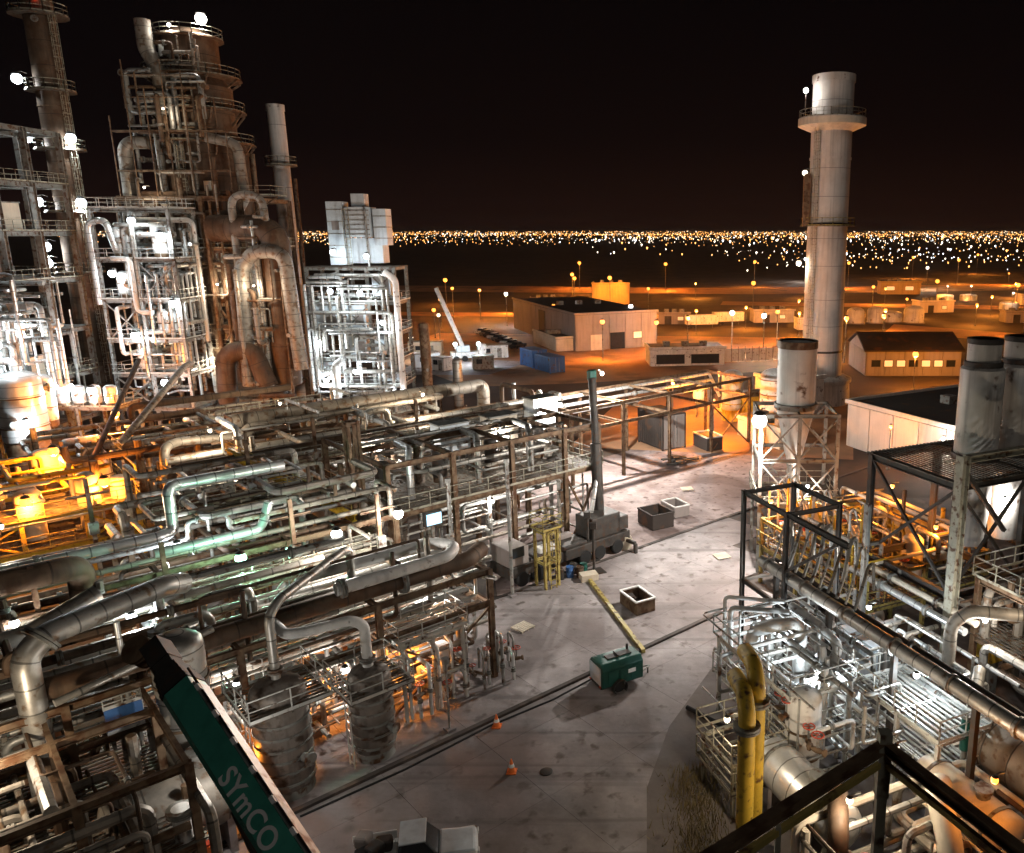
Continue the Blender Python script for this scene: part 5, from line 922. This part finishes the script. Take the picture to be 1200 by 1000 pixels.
o = thing('thin_post', 'thin dark post standing among the orange pipework', 'post', 'R', (-1.0, 13.5, 0)); member(o, (0, 0, .1), (0, 0, 8.8), .2, 'steel_dark', 'shaft'); MB().box((0, 0, .1), (.5, .5, .2)).ob('base_plate', 'steel_grey', o)
# orange-lit pipework block
steel('R', 'orange_deck', 'orange-lit valve deck between the two silos', (-9, -4.5, 0, 3), (7.2, 12, 17.5), (3.0, 5.2), 'rail_yellow', .24, decks=(0,), rails=(0,), rm='rail_yellow')
clutter('R', ((-9, 3), (7, 17.5), (2.6, 7.0)), 52, 71, 'on the orange valve deck', 'pipes on the orange valve deck', (.06, .17), ('cream_paint', 'yellow_paint', 'clad', 'clad_dull'), name='valve_deck_pipe')
for i in range(12):
    u = -8.4+.9*i; pipe('R', 'upright looped vent pipe on the orange valve deck, %s from the hopper silo' % ORD[i], [(u, 7.4+.2*(i % 3), 3.1), (u, 7.4+.2*(i % 3), 7.6+.5*(i % 4)), (u+.35, 7.6, 8.0+.5*(i % 4)), (u+.5, 8.4, 6.6)], .085, ('cream_paint', 'clad', 'yellow_paint')[i % 3], 'vent_pipe', 'vent pipes on the orange valve deck', seg=8, R=.35)
for i in range(14): valve('R', (-8.2+.8*i, 8.4+2.4*(i % 4), 4.0+.5*(i % 3)), 'red-handled valve on the orange valve deck, %s from the hopper silo' % ORD[i], 'valves on the orange valve deck', .8*i, 1.3)
for i, (u, v, r, h_) in enumerate(((-6.5, 10, .7, 3.6), (-2.5, 11, .8, 3.0), (1.2, 12.5, .7, 3.4), (-5, 14.5, .9, 3.2))): vessel('R', 'valve_deck_pot', ['cream pot at the silo end of the orange valve deck', 'cream pot in the middle of the orange valve deck', 'cream pot by the thin dark post', 'wide cream pot at the back of the orange valve deck'][i], (u, v, 3.1), r, h_, 'cream_paint', .4, (1.6,), seg=14)
drum('R', 'orange_drum', 'long cream horizontal drum in the orange pipework', (-2, 15.6, 3.1), .8, 8, 'cream_paint', saddle=.5)
drum('R', 'feed_drum', 'cream horizontal drum below the orange pipework', (-1.5, 9.0, 0), .9, 6.5, 'cream_paint', saddle=.5)
for u, v, z, pw, lb in ((-7, 6.6, 7.2, 420, 'sodium lamp at the silo end of the orange valve deck'), (-1.5, 10.4, 7.4, 560, 'sodium lamp in the middle of the orange valve deck'), (2.6, 13, 7.4, 480, 'sodium lamp at the heavy post end of the valve deck'), (-5, 16, 7.6, 480, 'sodium lamp at the back of the orange valve deck')):
    lamp('R', lb, (u, v, z), 'sodium', pw, .16, arm=(0, .6), name='deck_lamp')
# pale floor area with panels behind the girder
sheet('service_floor', 'R', rect(-1, 24, 2.2, 9.5), .045, 'concrete')
for i in range(3): pipe('R', ['front', 'second', 'rear'][i] + ' pale beam pipe beyond the slim post', [(1.5, 7.2+i*.8, 5.2+.3*i), (11, 7.2+i*.8, 5.2+.3*i)], .22, ('clad_bright', 'cream_paint', 'clad')[i], 'header_pipe', fl=[(0, .3), (0, .7)])
o = thing('switch_cabinet', 'pale blue switch cabinets standing behind the long girder', 'cabinet', 'R', (5.2, 5.6, 0))
for k in range(4): q = MB().box((k*1.1-1.6, 0, 1.2), (1.04, .8, 2.4)).ob('cabinet_body', 'cool_panel', o); MB().box((k*1.1-1.6, -.43, 1.2), (.9, .06, 2.1)).ob('door', 'cool_panel', q)
for i, (u, v) in enumerate(((7.6, 4.4), (10.5, 5.4), (13.0, 4.2))): pump('R', (u, v, .05), 'motor pump on the floor behind the girder, %s from the cabinets' % ORD[i], .3*i, group='pumps on the pale floor')
clutter('R', ((2, 16), (2.4, 8), (.4, 4.5)), 30, 81, 'behind the long girder', 'pipes on the floor behind the girder', (.06, .16), ('clad_bright', 'galv', 'clad'), name='floor_pipe')
o = thing('yellow_bin', 'bright yellow box by the heavy olive post', 'box', 'R', (9.8, 10.6, 0)); MB().box((0, 0, 2.9), (1.1, .9, 1.3)).ob('body', 'yellow_paint', o); MB().box((0, 0, 3.6), (1.2, 1.0, .1)).ob('lid', 'yellow_paint', o); MB().box((0, 0, 1.1), (.8, .7, 2.2)).ob('stand', 'steel_grey', o)
for i in range(3):
    o = thing('white_tray', ['white tray on a rack behind the yellow box', 'white tray leaning beyond the heavy post', 'white panel on the rack at the right edge'][i], 'tray', 'R', (8.2+1.7*i, 12.6+.8*i, 2.2+.2*i), .3*i); MB().box((0, 0, .8), (2.2, 1.2, .08)).ob('top', 'white_paint', o)
    for a in (-1, 1): MB().box((a, 0, .38), (.1, 1.0, .8)).ob('leg', 'steel_grey', o)
pipe('R', 'brown hooked pipe standing behind the long girder', [(11.5, 5.6, 0), (11.5, 5.6, 6.3), (11.9, 6.4, 7.0), (13.4, 8.4, 7.0)], .34, 'clad_dull', 'riser_pipe', seg=14, R=1.0)
pipe('R', 'pale curved pipe below the brown hooked pipe', [(13.4, 5.8, 4.6), (14.6, 4.2, 4.0), (17, 3.8, 3.4), (18, 3.0, 3.2)], .3, 'clad', 'riser_pipe', seg=14, R=1.0)
clutter('R', ((9, 26), (7, 18), (1, 8)), 44, 83, 'in the right edge frame', 'pipes at the right edge', (.08, .3), ('clad_dull', 'rust_shell', 'clad', 'steel_brown'), name='edge_pipe')
steel('R', 'edge_structure', 'dim brown frame at the right edge below the twin silos', (10, 15, 20, 25), (9, 14, 18), (4.2, 7.6), 'steel_brown', .3, decks=(0,), rails=(1,))
# railed platforms and white pipes below the girder
steel('R', 'service_platform', 'pale railed service platform below the long girder', (4.6, 8.0, 11.4), (-4.2, -.8), (2.4, 4.6), 'rail_white', .2, decks=(0,), rails=(0, 1), rm='rail_white', brace=((0, 0, 'u', 1),), gm='grating')
steel('R', 'service_platform', 'white-lit railed walkway under the middle of the girder', (11.6, 14.2, 16.8), (-.2, 2.4), (2.0, 4.4), 'rail_white', .18, decks=(0, 1), rails=(0, 1), rm='rail_white', gm='rail_white')
steel('R', 'service_platform', 'dull railed lower platform beside the yellow pipes', (9.6, 12.4), (-7.9, -5.4), (1.4, 2.8), 'rail', .16, decks=(0,), rails=(0, 1), rm='rail')
pipe('R', 'bright white square-bent pipe loop near the portal frame', [(6.6, -3.4, 0), (6.6, -3.4, 5.6), (7.2, -2.4, 6.0), (7.4, -1.4, 6.0), (7.6, -1.0, 5.4), (7.6, -1.0, 1)], .34, 'white_paint', 'white_pipe', seg=14, R=.6)
pipe('R', 'thin white bent pipe at the top of the service platform', [(3.4, -3.2, 3), (3.4, -3.2, 6.2), (5.4, -.6, 6.2)], .11, 'white_paint', 'white_pipe', R=.3)
pipe('R', 'second thin white bent pipe at the top of the service platform', [(4.4, -3.4, 3), (4.4, -3.4, 6.0), (6.2, -.8, 6.0)], .15, 'white_paint', 'white_pipe', R=.3)
pipe('R', 'white stand pipe beside the white-lit walkway', [(11.0, -2.0, .5), (11.0, -2.0, 5.4)], .2, 'white_paint', 'white_pipe', fl=[(0, .9)])
pipe('R', 'white pipe with elbow under the front part of the girder', [(5.0, .2, 5.6), (7.6, .2, 5.6), (9.4, .2, 5.2), (9.4, -.6, 4.2)], .26, 'white_paint', 'white_pipe', seg=12)
clutter('R', ((3, 15), (-5, 1.6), (.5, 6)), 44, 91, 'below the long girder', 'pipes below the girder', (.05, .15), ('clad_bright', 'white_paint', 'galv', 'clad'), name='girder_pipe')
vessel('R', 'white_vessel', 'white floodlit upright vessel on the service platform', (11.6, -3.6, .1), .85, 5.0, 'white_paint', .5, (1.6, 3.0), seg=20, nozzle=3)
drum('R', 'white_drum', 'grey-white horizontal drum with banded end beside the yellow pipes', (14.6, -5.6, .2), 1.05, 5.0, 'clad_bright', saddle=1.0)
for i in range(5): valve('R', (9+1.2*i, -4.4+.4*(i % 2), 3.0+.4*(i % 3)), 'red-handled valve near the white vessel, %s from the portal frame' % ORD[i], 'valves near the white vessel', .9*i, 1.1)
# two stout yellow pipes
for i, (u, v, z1) in enumerate(((15.0, -8.9, 7.2), (14.3, -8.0, 7.8))):
    pipe('R', ['left', 'right'][i] + ' stout yellow vertical pipe with curved brown top', [(u, v, 1.2), (u, v, z1), (u-.7, v+.25, z1+.6), (u-2.0, v+.6, z1+.5)], .36, 'yellow_paint', 'yellow_pipe', 'pair of stout yellow pipes', [(0, .02), (0, .9)], seg=18, R=.9)
# large orange-lit exchangers in the lower right corner
drum('R', 'shell_exchanger', 'large orange-lit horizontal exchanger in the lower right corner', (18.6, -.2, .2), 1.05, 4.4, 'cream_paint', saddle=1.2)
drum('R', 'shell_exchanger', 'large brown exchanger cut by the right picture edge', (19.2, 3.4, .4), 1.4, 6, 'clad_dull', saddle=1.5)
pipe('R', 'fat orange-lit elbow pipe at the bottom right', [(21.6, -3.6, 0), (20.6, -3.2, 3.4), (19.0, -2.4, 4.2), (18.2, -1.4, 3.6)], .5, 'cream_paint', 'elbow_pipe', seg=18, R=1.5)
pipe('R', 'rusty orange pipe under the foreground beam', [(18.2, -6.6, 0), (18.2, -6.6, 3.4), (16.8, -5.6, 3.8)], .42, 'rust_shell', 'elbow_pipe', seg=14, fl=[(0, .6)])
pipe('R', 'red-brown pipe beside the foreground corner post', [(20.0, -7.0, 0), (20.0, -7.0, 3.6), (21.5, -7.0, 4)], .4, 'red_paint', 'elbow_pipe', seg=14)
clutter('R', ((16, 26), (-8, 2), (.4, 3.6)), 34, 93, 'by the lower right exchangers', 'pipes in the lower right corner', (.06, .2), ('cream_paint', 'clad', 'clad_dull', 'rust_shell'), name='exchanger_pipe')
o = thing('green_valve', 'green motor valve above the large orange-lit exchanger', 'valve', 'R', (16.6, 1.6, 3.4)); MB().tube([(0, 0, 0), (0, 0, 1.6)], .22, 12).ob('body', 'green_paint', o); MB().lathe([(.34, .7), (.34, 1.1)], 14).ob('actuator', 'green_paint', o); MB().lathe([(.3, 1.6), (.3, 1.75)], 14).ob('cap', 'galv', o); MB().tube([(0, 0, -3.2), (0, 0, 0)], .14, 10).ob('pipe_stub', 'clad', o)
for u, v, z, c_, pw, lb in ((6.0, -1.4, 5.0, 'cool', 300, 'cool lamp below the near end of the long girder'), (10.2, -1.8, 4.8, 'cool', 420, 'cool lamp beside the white floodlit vessel'), (14.2, .8, 6.0, 'cool', 300, 'cool lamp over the white-lit walkway'), (7.0, 4.0, 5.6, 'cool', 380, 'cool lamp over the pale switch cabinets'), (12.4, 7.0, 6.6, 'white', 360, 'white lamp behind the heavy olive post'), (17.6, -3.4, 5.6, 'warm', 230, 'warm lamp over the orange-lit exchanger'), (21, -1.6, 5.8, 'sodium', 160, 'sodium lamp over the fat elbow pipe'), (12.6, -8.4, 5.4, 'warm', 260, 'warm lamp beside the stout yellow pipes'), (16, 8, 8.4, 'warm', 420, 'warm lamp in the right edge pipework'), (18.5, -6.4, 4.8, 'warm', 220, 'warm lamp under the foreground corner beam'), (6, 15, 10, 'white', 420, 'white lamp under the twin silos'), (1.5, 1.5, 5.8, 'white', 300, 'white lamp inside the dark portal frame')):
    lamp('R', lb, (u, v, z), c_, pw, .15, arm=(0, .5), name='plant_lamp')  # part of these small work lamps is added fill light
# foreground corner beam (an outer edge of a high platform)
fb = thing('platform_edge', 'dark foreground platform beams meeting in a corner at the bottom right', 'platform', 'W', (3.5, 11.5, 18))
for p, q in (((0, 0, 0), (-3.6, -2.95, 0)), ((0, 0, 0), (3.2, -6.1, 0))):
    d = (Vector(q)-Vector(p)).normalized(); p2 = Vector(p)-d*.0
    member(fb, p2, q, .15, 'steel_brown', 'edge_beam', h=.18); member(fb, Vector(p)+Vector((0, 0, -.3)), Vector(q)+Vector((0, 0, -.3)), .08, 'rail_yellow', 'lower_rail', 'box', h=.1)  # light from below is put into the lower rail's yellow
member(fb, (0, 0, -.9), (0, 0, .25), .2, 'rail', 'corner_post', 'box'); member(fb, (0, .0, -6), (0, 0, -.9), .16, 'rail', 'corner_leg', 'box'); member(fb, (-1.9, -1.56, -3), (-1.9, -1.56, -.2), .08, 'rail', 'stanchion', 'box')
# ================================================================== FOREGROUND GREEN CRANE BOOM
A_, B_ = Vector((-10.55, 15.86, 16.47)), Vector((-5.05, 11.49, 13.23))
ax = (B_-A_).normalized(); mid = (A_+B_)/2; tocam = (Vector((0, 0, 26))-mid); n0 = (tocam-ax*tocam.dot(ax)).normalized()
n0 = Matrix.Rotation(math.radians(22), 3, ax) @ n0; up = n0.cross(ax).normalized()     # n0: lettered side, up: upper side of the boom
if up.z < 0: up = -up
bm = bpy.data.objects.new('crane_boom', None); C.objects.link(bm); bm.location = A_
xa = ax; ya = up; za = xa.cross(ya)
if za.dot(tocam) < 0: ya = -ya; za = xa.cross(ya)
bm.rotation_euler = Matrix((xa, ya, za)).transposed().to_euler()
tag(bm, 'dark green telescopic crane boom lettered in white, slanting across the lower left', 'crane boom')
Lb = (B_-A_).length
def boom_sec(x0, x1, h_, d_, nm, m_):                                  # six-sided boom section
    b = MB(); pr = [(h_/2, d_/2-.02), (-h_*.3, d_/2), (-h_/2, d_*.28), (-h_/2, -d_*.28), (-h_*.3, -d_/2), (h_/2, -d_/2)]
    for x in (x0, x1):
        for y, z in pr: b.v.append((x, y, z))
    for i in range(6): j = (i+1) % 6; b.quad([i, j, 6+j, 6+i])
    b.quad([5, 4, 3, 2, 1, 0]); b.quad([6, 7, 8, 9, 10, 11]); return b.ob(nm, m_, bm)
boom_sec(.2, Lb+4, .70, .62, 'base_section', 'green_boom')
for k in range(4): boom_sec(.2-.15*k-.15, .2-.15*k-.02, .72-.04*k, .68-.04*k, 'collar', 'steel_dark')
boom_sec(-.9, -.2, .5, .46, 'inner_section', 'steel_dark')
MB().box((-.95, .04, 0), (.6, .44, .5)).ob('head_block', 'steel_dark', bm)
for z in (-.18, .18): MB().lathe([(.08, z-.05), (.32, z-.05), (.27, z), (.32, z+.05), (.08, z+.05)], 18, (-1.35, -.25, 0), 'z').ob('sheave', 'steel_brown', bm)
MB().box((Lb*.5+2.2, .365, 0), (Lb+3.6, .04, .5)).ob('top_plate', 'galv', bm)
for k in range(6): MB().box((.6+.8*k, .39, .24), (.16, .08, .08)).ob('hose_clip', 'letter_white', bm)
MB().tube([(0, .41, .2), (Lb+3, .41, .2)], .025, 6).ob('hose', 'black_rubber', bm)
MB().tube([(Lb*.42, -.36, 0), (Lb+3, -1.1, 0)], .09, 10).ob('lift_cylinder', 'steel_dark', bm)
fc = bpy.data.curves.new('lettering', 'FONT'); fc.body = 'SYmCO'; fc.size = .56; fc.extrude = .006; fc.offset = .010; fc.align_x = 'LEFT'; fc.space_character = 1.06
fo = bpy.data.objects.new('lettering', fc); C.objects.link(fo); dg = bpy.context.evaluated_depsgraph_get()
me = bpy.data.meshes.new_from_object(fo.evaluated_get(dg)); bpy.data.objects.remove(fo)
me.materials.clear(); me.materials.append(M['letter_white']); lt = bpy.data.objects.new('lettering', me); C.objects.link(lt); lt.parent = bm
lt.location = (2.62, -.20, .318)
# ================================================================== YARD OBJECTS
t = thing('compressor_trailer', 'dark green compressor trailer with pale end panel in the open yard', 'trailer', 'W', (-2.9, 43.4, 0), math.radians(32))
b = MB(); pr = [(-.85, .45), (.85, .45), (.85, 1.55), (.6, 1.85), (-.6, 1.85), (-.85, 1.55)]
for x in (-1.35, 1.35):
    for y, z in pr: b.v.append((x, y, z))
for i in range(6): j = (i+1) % 6; b.quad([i, j, 6+j, 6+i])
b.quad([5, 4, 3, 2, 1, 0]); b.quad([6, 7, 8, 9, 10, 11]); b.ob('hood', 'green_paint', t)
MB().box((-1.38, 0, 1.1), (.06, 1.3, 1.1)).ob('end_panel', 'cool_panel', t); MB().box((.1, 0, 1.87), (1.6, .5, .06)).ob('top_grille', 'steel_dark', t); MB().tube([(.9, .3, 1.8), (.9, .3, 2.2)], .08, 8).ob('exhaust', 'steel_dark', t)
for k in range(3): MB().box((-.7+.75*k, -.87, 1.0), (.6, .04, .8)).ob('side_door', 'green_paint', t)
MB().box((0, 0, .4), (2.8, 1.4, .14)).ob('chassis', 'steel_dark', t)
for c in (-.85, .85): MB().lathe([(.36, c-.12), (.36, c+.12)], 16, (-.3, 0, .36), 'y').ob('wheel', 'black_rubber', t)
MB().bar((1.3, .4, .45), (2.3, 0, .5), .09).bar((1.3, -.4, .45), (2.3, 0, .5), .09).ob('tow_bar', 'steel_grey', t); MB().tube([(2.15, 0, .5), (2.15, 0, 0)], .05, 8).ob('jockey_leg', 'steel_grey', t)
for c in (-.98, .98): MB().lathe([(.42, c-.14), (.46, c-.14), (.46, c+.14), (.42, c+.14)], 16, (-.3, 0, .36), 'y', close=False).ob('mudguard', 'steel_dark', t)
for c in (-.6, .6): MB().box((-1.42, c, .5), (.05, .2, .1)).ob('tail_lamp', 'red_paint', t)
MB().box((.55, -.9, 1.15), (.5, .02, .25)).ob('data_plate', 'letter_white', t); MB().box((0, 0, 1.93), (.1, .7, .1)).ob('lifting_eye', 'steel_dark', t)
soften(t, .06)
def skip_bin(label, x, y, rz, L, W_, h, m, mi):
    o = thing('skip_bin', label, 'bin', 'W', (x, y, 0), rz, None)
    MB().box((0, 0, .12), (L, W_, .12)).ob('floor', mi, o)
    for a in (-1, 1): MB().box((a*L/2, 0, h/2+.1), (.08, W_, h)).ob('end_wall', m, o); MB().box((0, a*W_/2, h/2+.1), (L-.1, .08, h)).ob('side_wall', m, o)
    for a in (-1, 1): MB().box((a*L/2, 0, h+.14), (.16, W_+.1, .1)).ob('rim', 'white_paint' if m != 'roof_dark' else m, o); MB().box((0, a*W_/2, h+.14), (L, .16, .1)).ob('rim', 'white_paint' if m != 'roof_dark' else m, o)
    rg = random.Random(int(x*10)); 
    for k in range(5): MB().box((rg.uniform(-.35, .35)*L, rg.uniform(-.3, .3)*W_, .3+.1*k), (L*.3, W_*.25, .12), rg.uniform(0, 3)).ob('scrap', mi, o)
    for a in (-1, 1): MB().box((a*L*.35, 0, .03), (.2, W_*.9, .1)).ob('skid', 'steel_dark', o)
skip_bin('open skip with pale rim and dark scrap beside the long yellow pole', -2.0, 53.4, math.radians(-58), 2.3, 1.5, .9, 'steel_brown', 'roof_dark')
skip_bin('white-rimmed open skip on the gravel behind the dark bin', .9, 73.2, math.radians(-58), 2.4, 1.6, 1.0, 'wall_grey', 'roof_dark')
skip_bin('black open bin on the gravel in front of the white-rimmed skip', -.9, 70.2, math.radians(-58), 2.6, 2.2, 1.3, 'roof_dark', 'black_rubber')
o = MB().bar((0, 0, .14), (4.4, -10.9, .14), .26).ob('yellow_pole', 'rail_yellow'); place(o, 'W', (-5.8, 57.8, .03)); tag(o, 'long pale yellow pole lying across the yard toward the green trailer', 'pole'); MB().box((-.1, .3, .3), (1.3, .9, .5), .4).ob('end_block', 'cream_paint', o)
for i, (x, y) in enumerate(((-5.6, 59.5), (-6.3, 62))):
    o = thing('dark_post', ['dark post on a foot plate in the gravel yard, nearer', 'dark post on a foot plate in the gravel yard, farther'][i], 'post', 'W', (x, y, 0)); MB().tube([(0, 0, 0), (0, 0, 4.0)], .11, 10).ob('shaft', 'steel_dark', o); MB().box((0, 0, .06), (1.6, 1.2, .12), .5).ob('foot_plate', 'steel_dark', o); MB().box((0, 0, 3.9), (.5, .3, .5)).ob('head', 'steel_dark', o)
CONE = []
for i, (x, y) in enumerate(((-7.6, 35.2), (-9.1, 39.0))):
    o = thing('traffic_cone', ['orange traffic cone out on the pale concrete', 'orange traffic cone beside the kerb'][i], 'cone', 'W', (x, y, .055)); MB().lathe([(.2, .04), (.13, .32), (.03, .72)], 14).ob('body', 'orange_paint', o); MB().lathe([(.148, .30), (.105, .46)], 14).ob('stripe', 'letter_white', o); MB().box((0, 0, .02), (.48, .48, .05)).ob('base', 'orange_paint', o)
o = MB().lathe([(.32, 0), (.32, .03), (.28, .05)], 18).ob('manhole_cover', 'steel_dark'); place(o, 'W', (-5.9, 35.2, .055)); tag(o, 'dark round drain cover in the concrete yard', 'drain cover')
o = MB().lathe([(.12, 0), (.12, .3), (.05, .4)], 10).ob('marker_stub', 'steel_dark'); place(o, 'W', (-8.4, 30.6, .055)); tag(o, 'small dark marker stub near the white pickup', 'marker'); 
o = pipe('W', 'black pipe lying on the ground before the railed platform', [(1.2, 40.6, .2), (3.2, 38.6, .25)], .13, 'black_rubber', 'loose_pipe')
o = thing('debris_heap', 'flat dark heap of scrap before the tall dark container', 'scrap', 'W', (1.6, 90.5, 0)); rg = random.Random(4)
for k in range(9): MB().box((rg.uniform(-1.6, 1.6), rg.uniform(-.9, .9), .12+.08*k), (rg.uniform(.8, 2.0), rg.uniform(.3, .9), .12), rg.uniform(0, 3)).ob('scrap_plate', 'steel_dark', o)
hz = pipe('L', 'thin black hose lying along the kerb toward the green trailer', [(-17, -.25, .08), (-12, -.45, .08), (-7, -.2, .08), (-3, -.5, .08), (.2, -.3, .08)], .06, 'black_rubber', 'hose', R=2.0)
for i, (x, y, rz, lb) in enumerate(((4.6, 62.5, .4, 'wooden pallet on the pavement beside the portal frame'), (-9.6, 50.2, .9, 'wooden pallet beside the raised deck posts'), (2.2, 80.5, .2, 'wooden pallet on the gravel behind the white-rimmed skip'))):
    o = thing('pallet', lb, 'pallet', 'W', (x, y, .06), rz)
    for k in range(6): MB().box((0, -.5+.2*k, .13), (1.2, .14, .03)).ob('board', 'cream_paint', o)
    for k in (-.5, 0, .5): MB().box((k, 0, .06), (.1, 1.1, .1)).ob('bearer', 'cream_paint', o)
o = thing('cable_drum', 'wooden cable drum lying by the gravel yard kerb', 'cable drum', 'W', (-3.4, 64.5, .6)); 
for y in (-.4, .4): MB().lathe([(.6, y-.04), (.6, y+.04)], 18, (0, 0, 0), 'y').ob('flange', 'cream_paint', o)
MB().lathe([(.36, -.36), (.36, .36)], 16, (0, 0, 0), 'y').ob('cable', 'cable', o)
for i in range(4):
    o = thing('oil_barrel', ['blue', 'rusty', 'black', 'green'][i] + ' oil barrel in the group beside the dark posts', 'barrel', 'W', (-7.4+.7*(i % 2)+.1*i, 58.6+.7*(i//2), .03), 0, 'oil barrels beside the dark posts'); MB().lathe([(.29, 0), (.29, .28), (.305, .3), (.29, .32), (.29, .58), (.305, .6), (.29, .62), (.29, .88), (.26, .88), (.26, .86)], 16).ob('shell', ('blue_paint', 'rust_shell', 'steel_dark', 'green_paint')[i], o); MB().lathe([(.04, .86), (.04, .9)], 8, (.15, 0, 0)).ob('bung', 'galv', o)
# white pickup at the bottom edge
p_ = thing('pickup_truck', 'white pickup truck with cluttered dark load bed at the bottom edge', 'pickup', 'W', (-10.5, 29.0, 0), math.radians(14))
MB().box((.1, 0, .72), (5.0, 1.8, .5)).ob('body', 'white_paint', p_); b = MB(); b.v = [(1.0, -.85, .97), (2.6, -.8, .9), (2.6, .8, .9), (1.0, .85, .97), (1.0, -.8, 1.12), (2.5, -.75, 1.0), (2.5, .75, 1.0), (1.0, .8, 1.12)]
for k in ((4, 5, 6, 7), (0, 1, 5, 4), (1, 2, 6, 5), (2, 3, 7, 6), (3, 0, 4, 7)): b.quad(list(k))
b.ob('bonnet', 'cool_panel', p_)
b = MB(); b.v = [(-.7, -.85, .97), (1.1, -.85, .97), (1.1, .85, .97), (-.7, .85, .97), (-.5, -.7, 1.75), (.5, -.7, 1.75), (.5, .7, 1.75), (-.5, .7, 1.75)]
for k in ((0, 1, 5, 4), (1, 2, 6, 5), (2, 3, 7, 6), (3, 0, 4, 7)): b.quad(list(k))
b.ob('cab_glass', 'glass_dark', p_); MB().box((0, 0, 1.78), (1.08, 1.46, .07)).ob('cab_roof', 'cool_panel', p_)
for c in (-.86, .86): MB().box((-1.6, c, 1.15), (1.8, .08, .4)).ob('bed_side', 'white_paint', p_)
for k, (x, y, m_) in enumerate(((-1.2, .3, 'roof_dark'), (-1.9, -.3, 'black_rubber'), (-1.5, -.2, 'steel_dark'), (-2.0, .4, 'wall_grey'))): MB().box((x, y, 1.2+.1*k), (.7, .6, .5), .4*k).ob('load', m_, p_)
for a in (-1.55, 1.65):
    for c in (-.85, .85): MB().lathe([(.38, c-.13), (.38, c+.13)], 16, (a, 0, .38), 'y').ob('wheel', 'black_rubber', p_)
for c in (-.6, .6): MB().box((2.62, c, .85), (.06, .3, .16)).ob('headlight', 'letter_white', p_)

soften(p_, .12)
# ================================================================== NIGHT HAZE over plant and plain
hz = MB().box((0, 0, 0), (27000, 24000, 76)).ob('haze', 'steel_grey'); hz.location = (0, 11800, 37); tag(hz, None, None, None, 'stuff')
hm = bpy.data.materials.new('haze'); hm.use_nodes = True; ht = hm.node_tree; ht.nodes.remove(ht.nodes['Principled BSDF'])
pvn = ht.nodes.new('ShaderNodeVolumePrincipled'); pvn.inputs['Color'].default_value = (.85, .82, .8, 1); pvn.inputs['Density'].default_value = HAZE; pvn.inputs['Anisotropy'].default_value = .3
ht.links.new(pvn.outputs[0], [n for n in ht.nodes if n.type == 'OUTPUT_MATERIAL'][0].inputs['Volume']); hz.data.materials.clear(); hz.data.materials.append(hm)
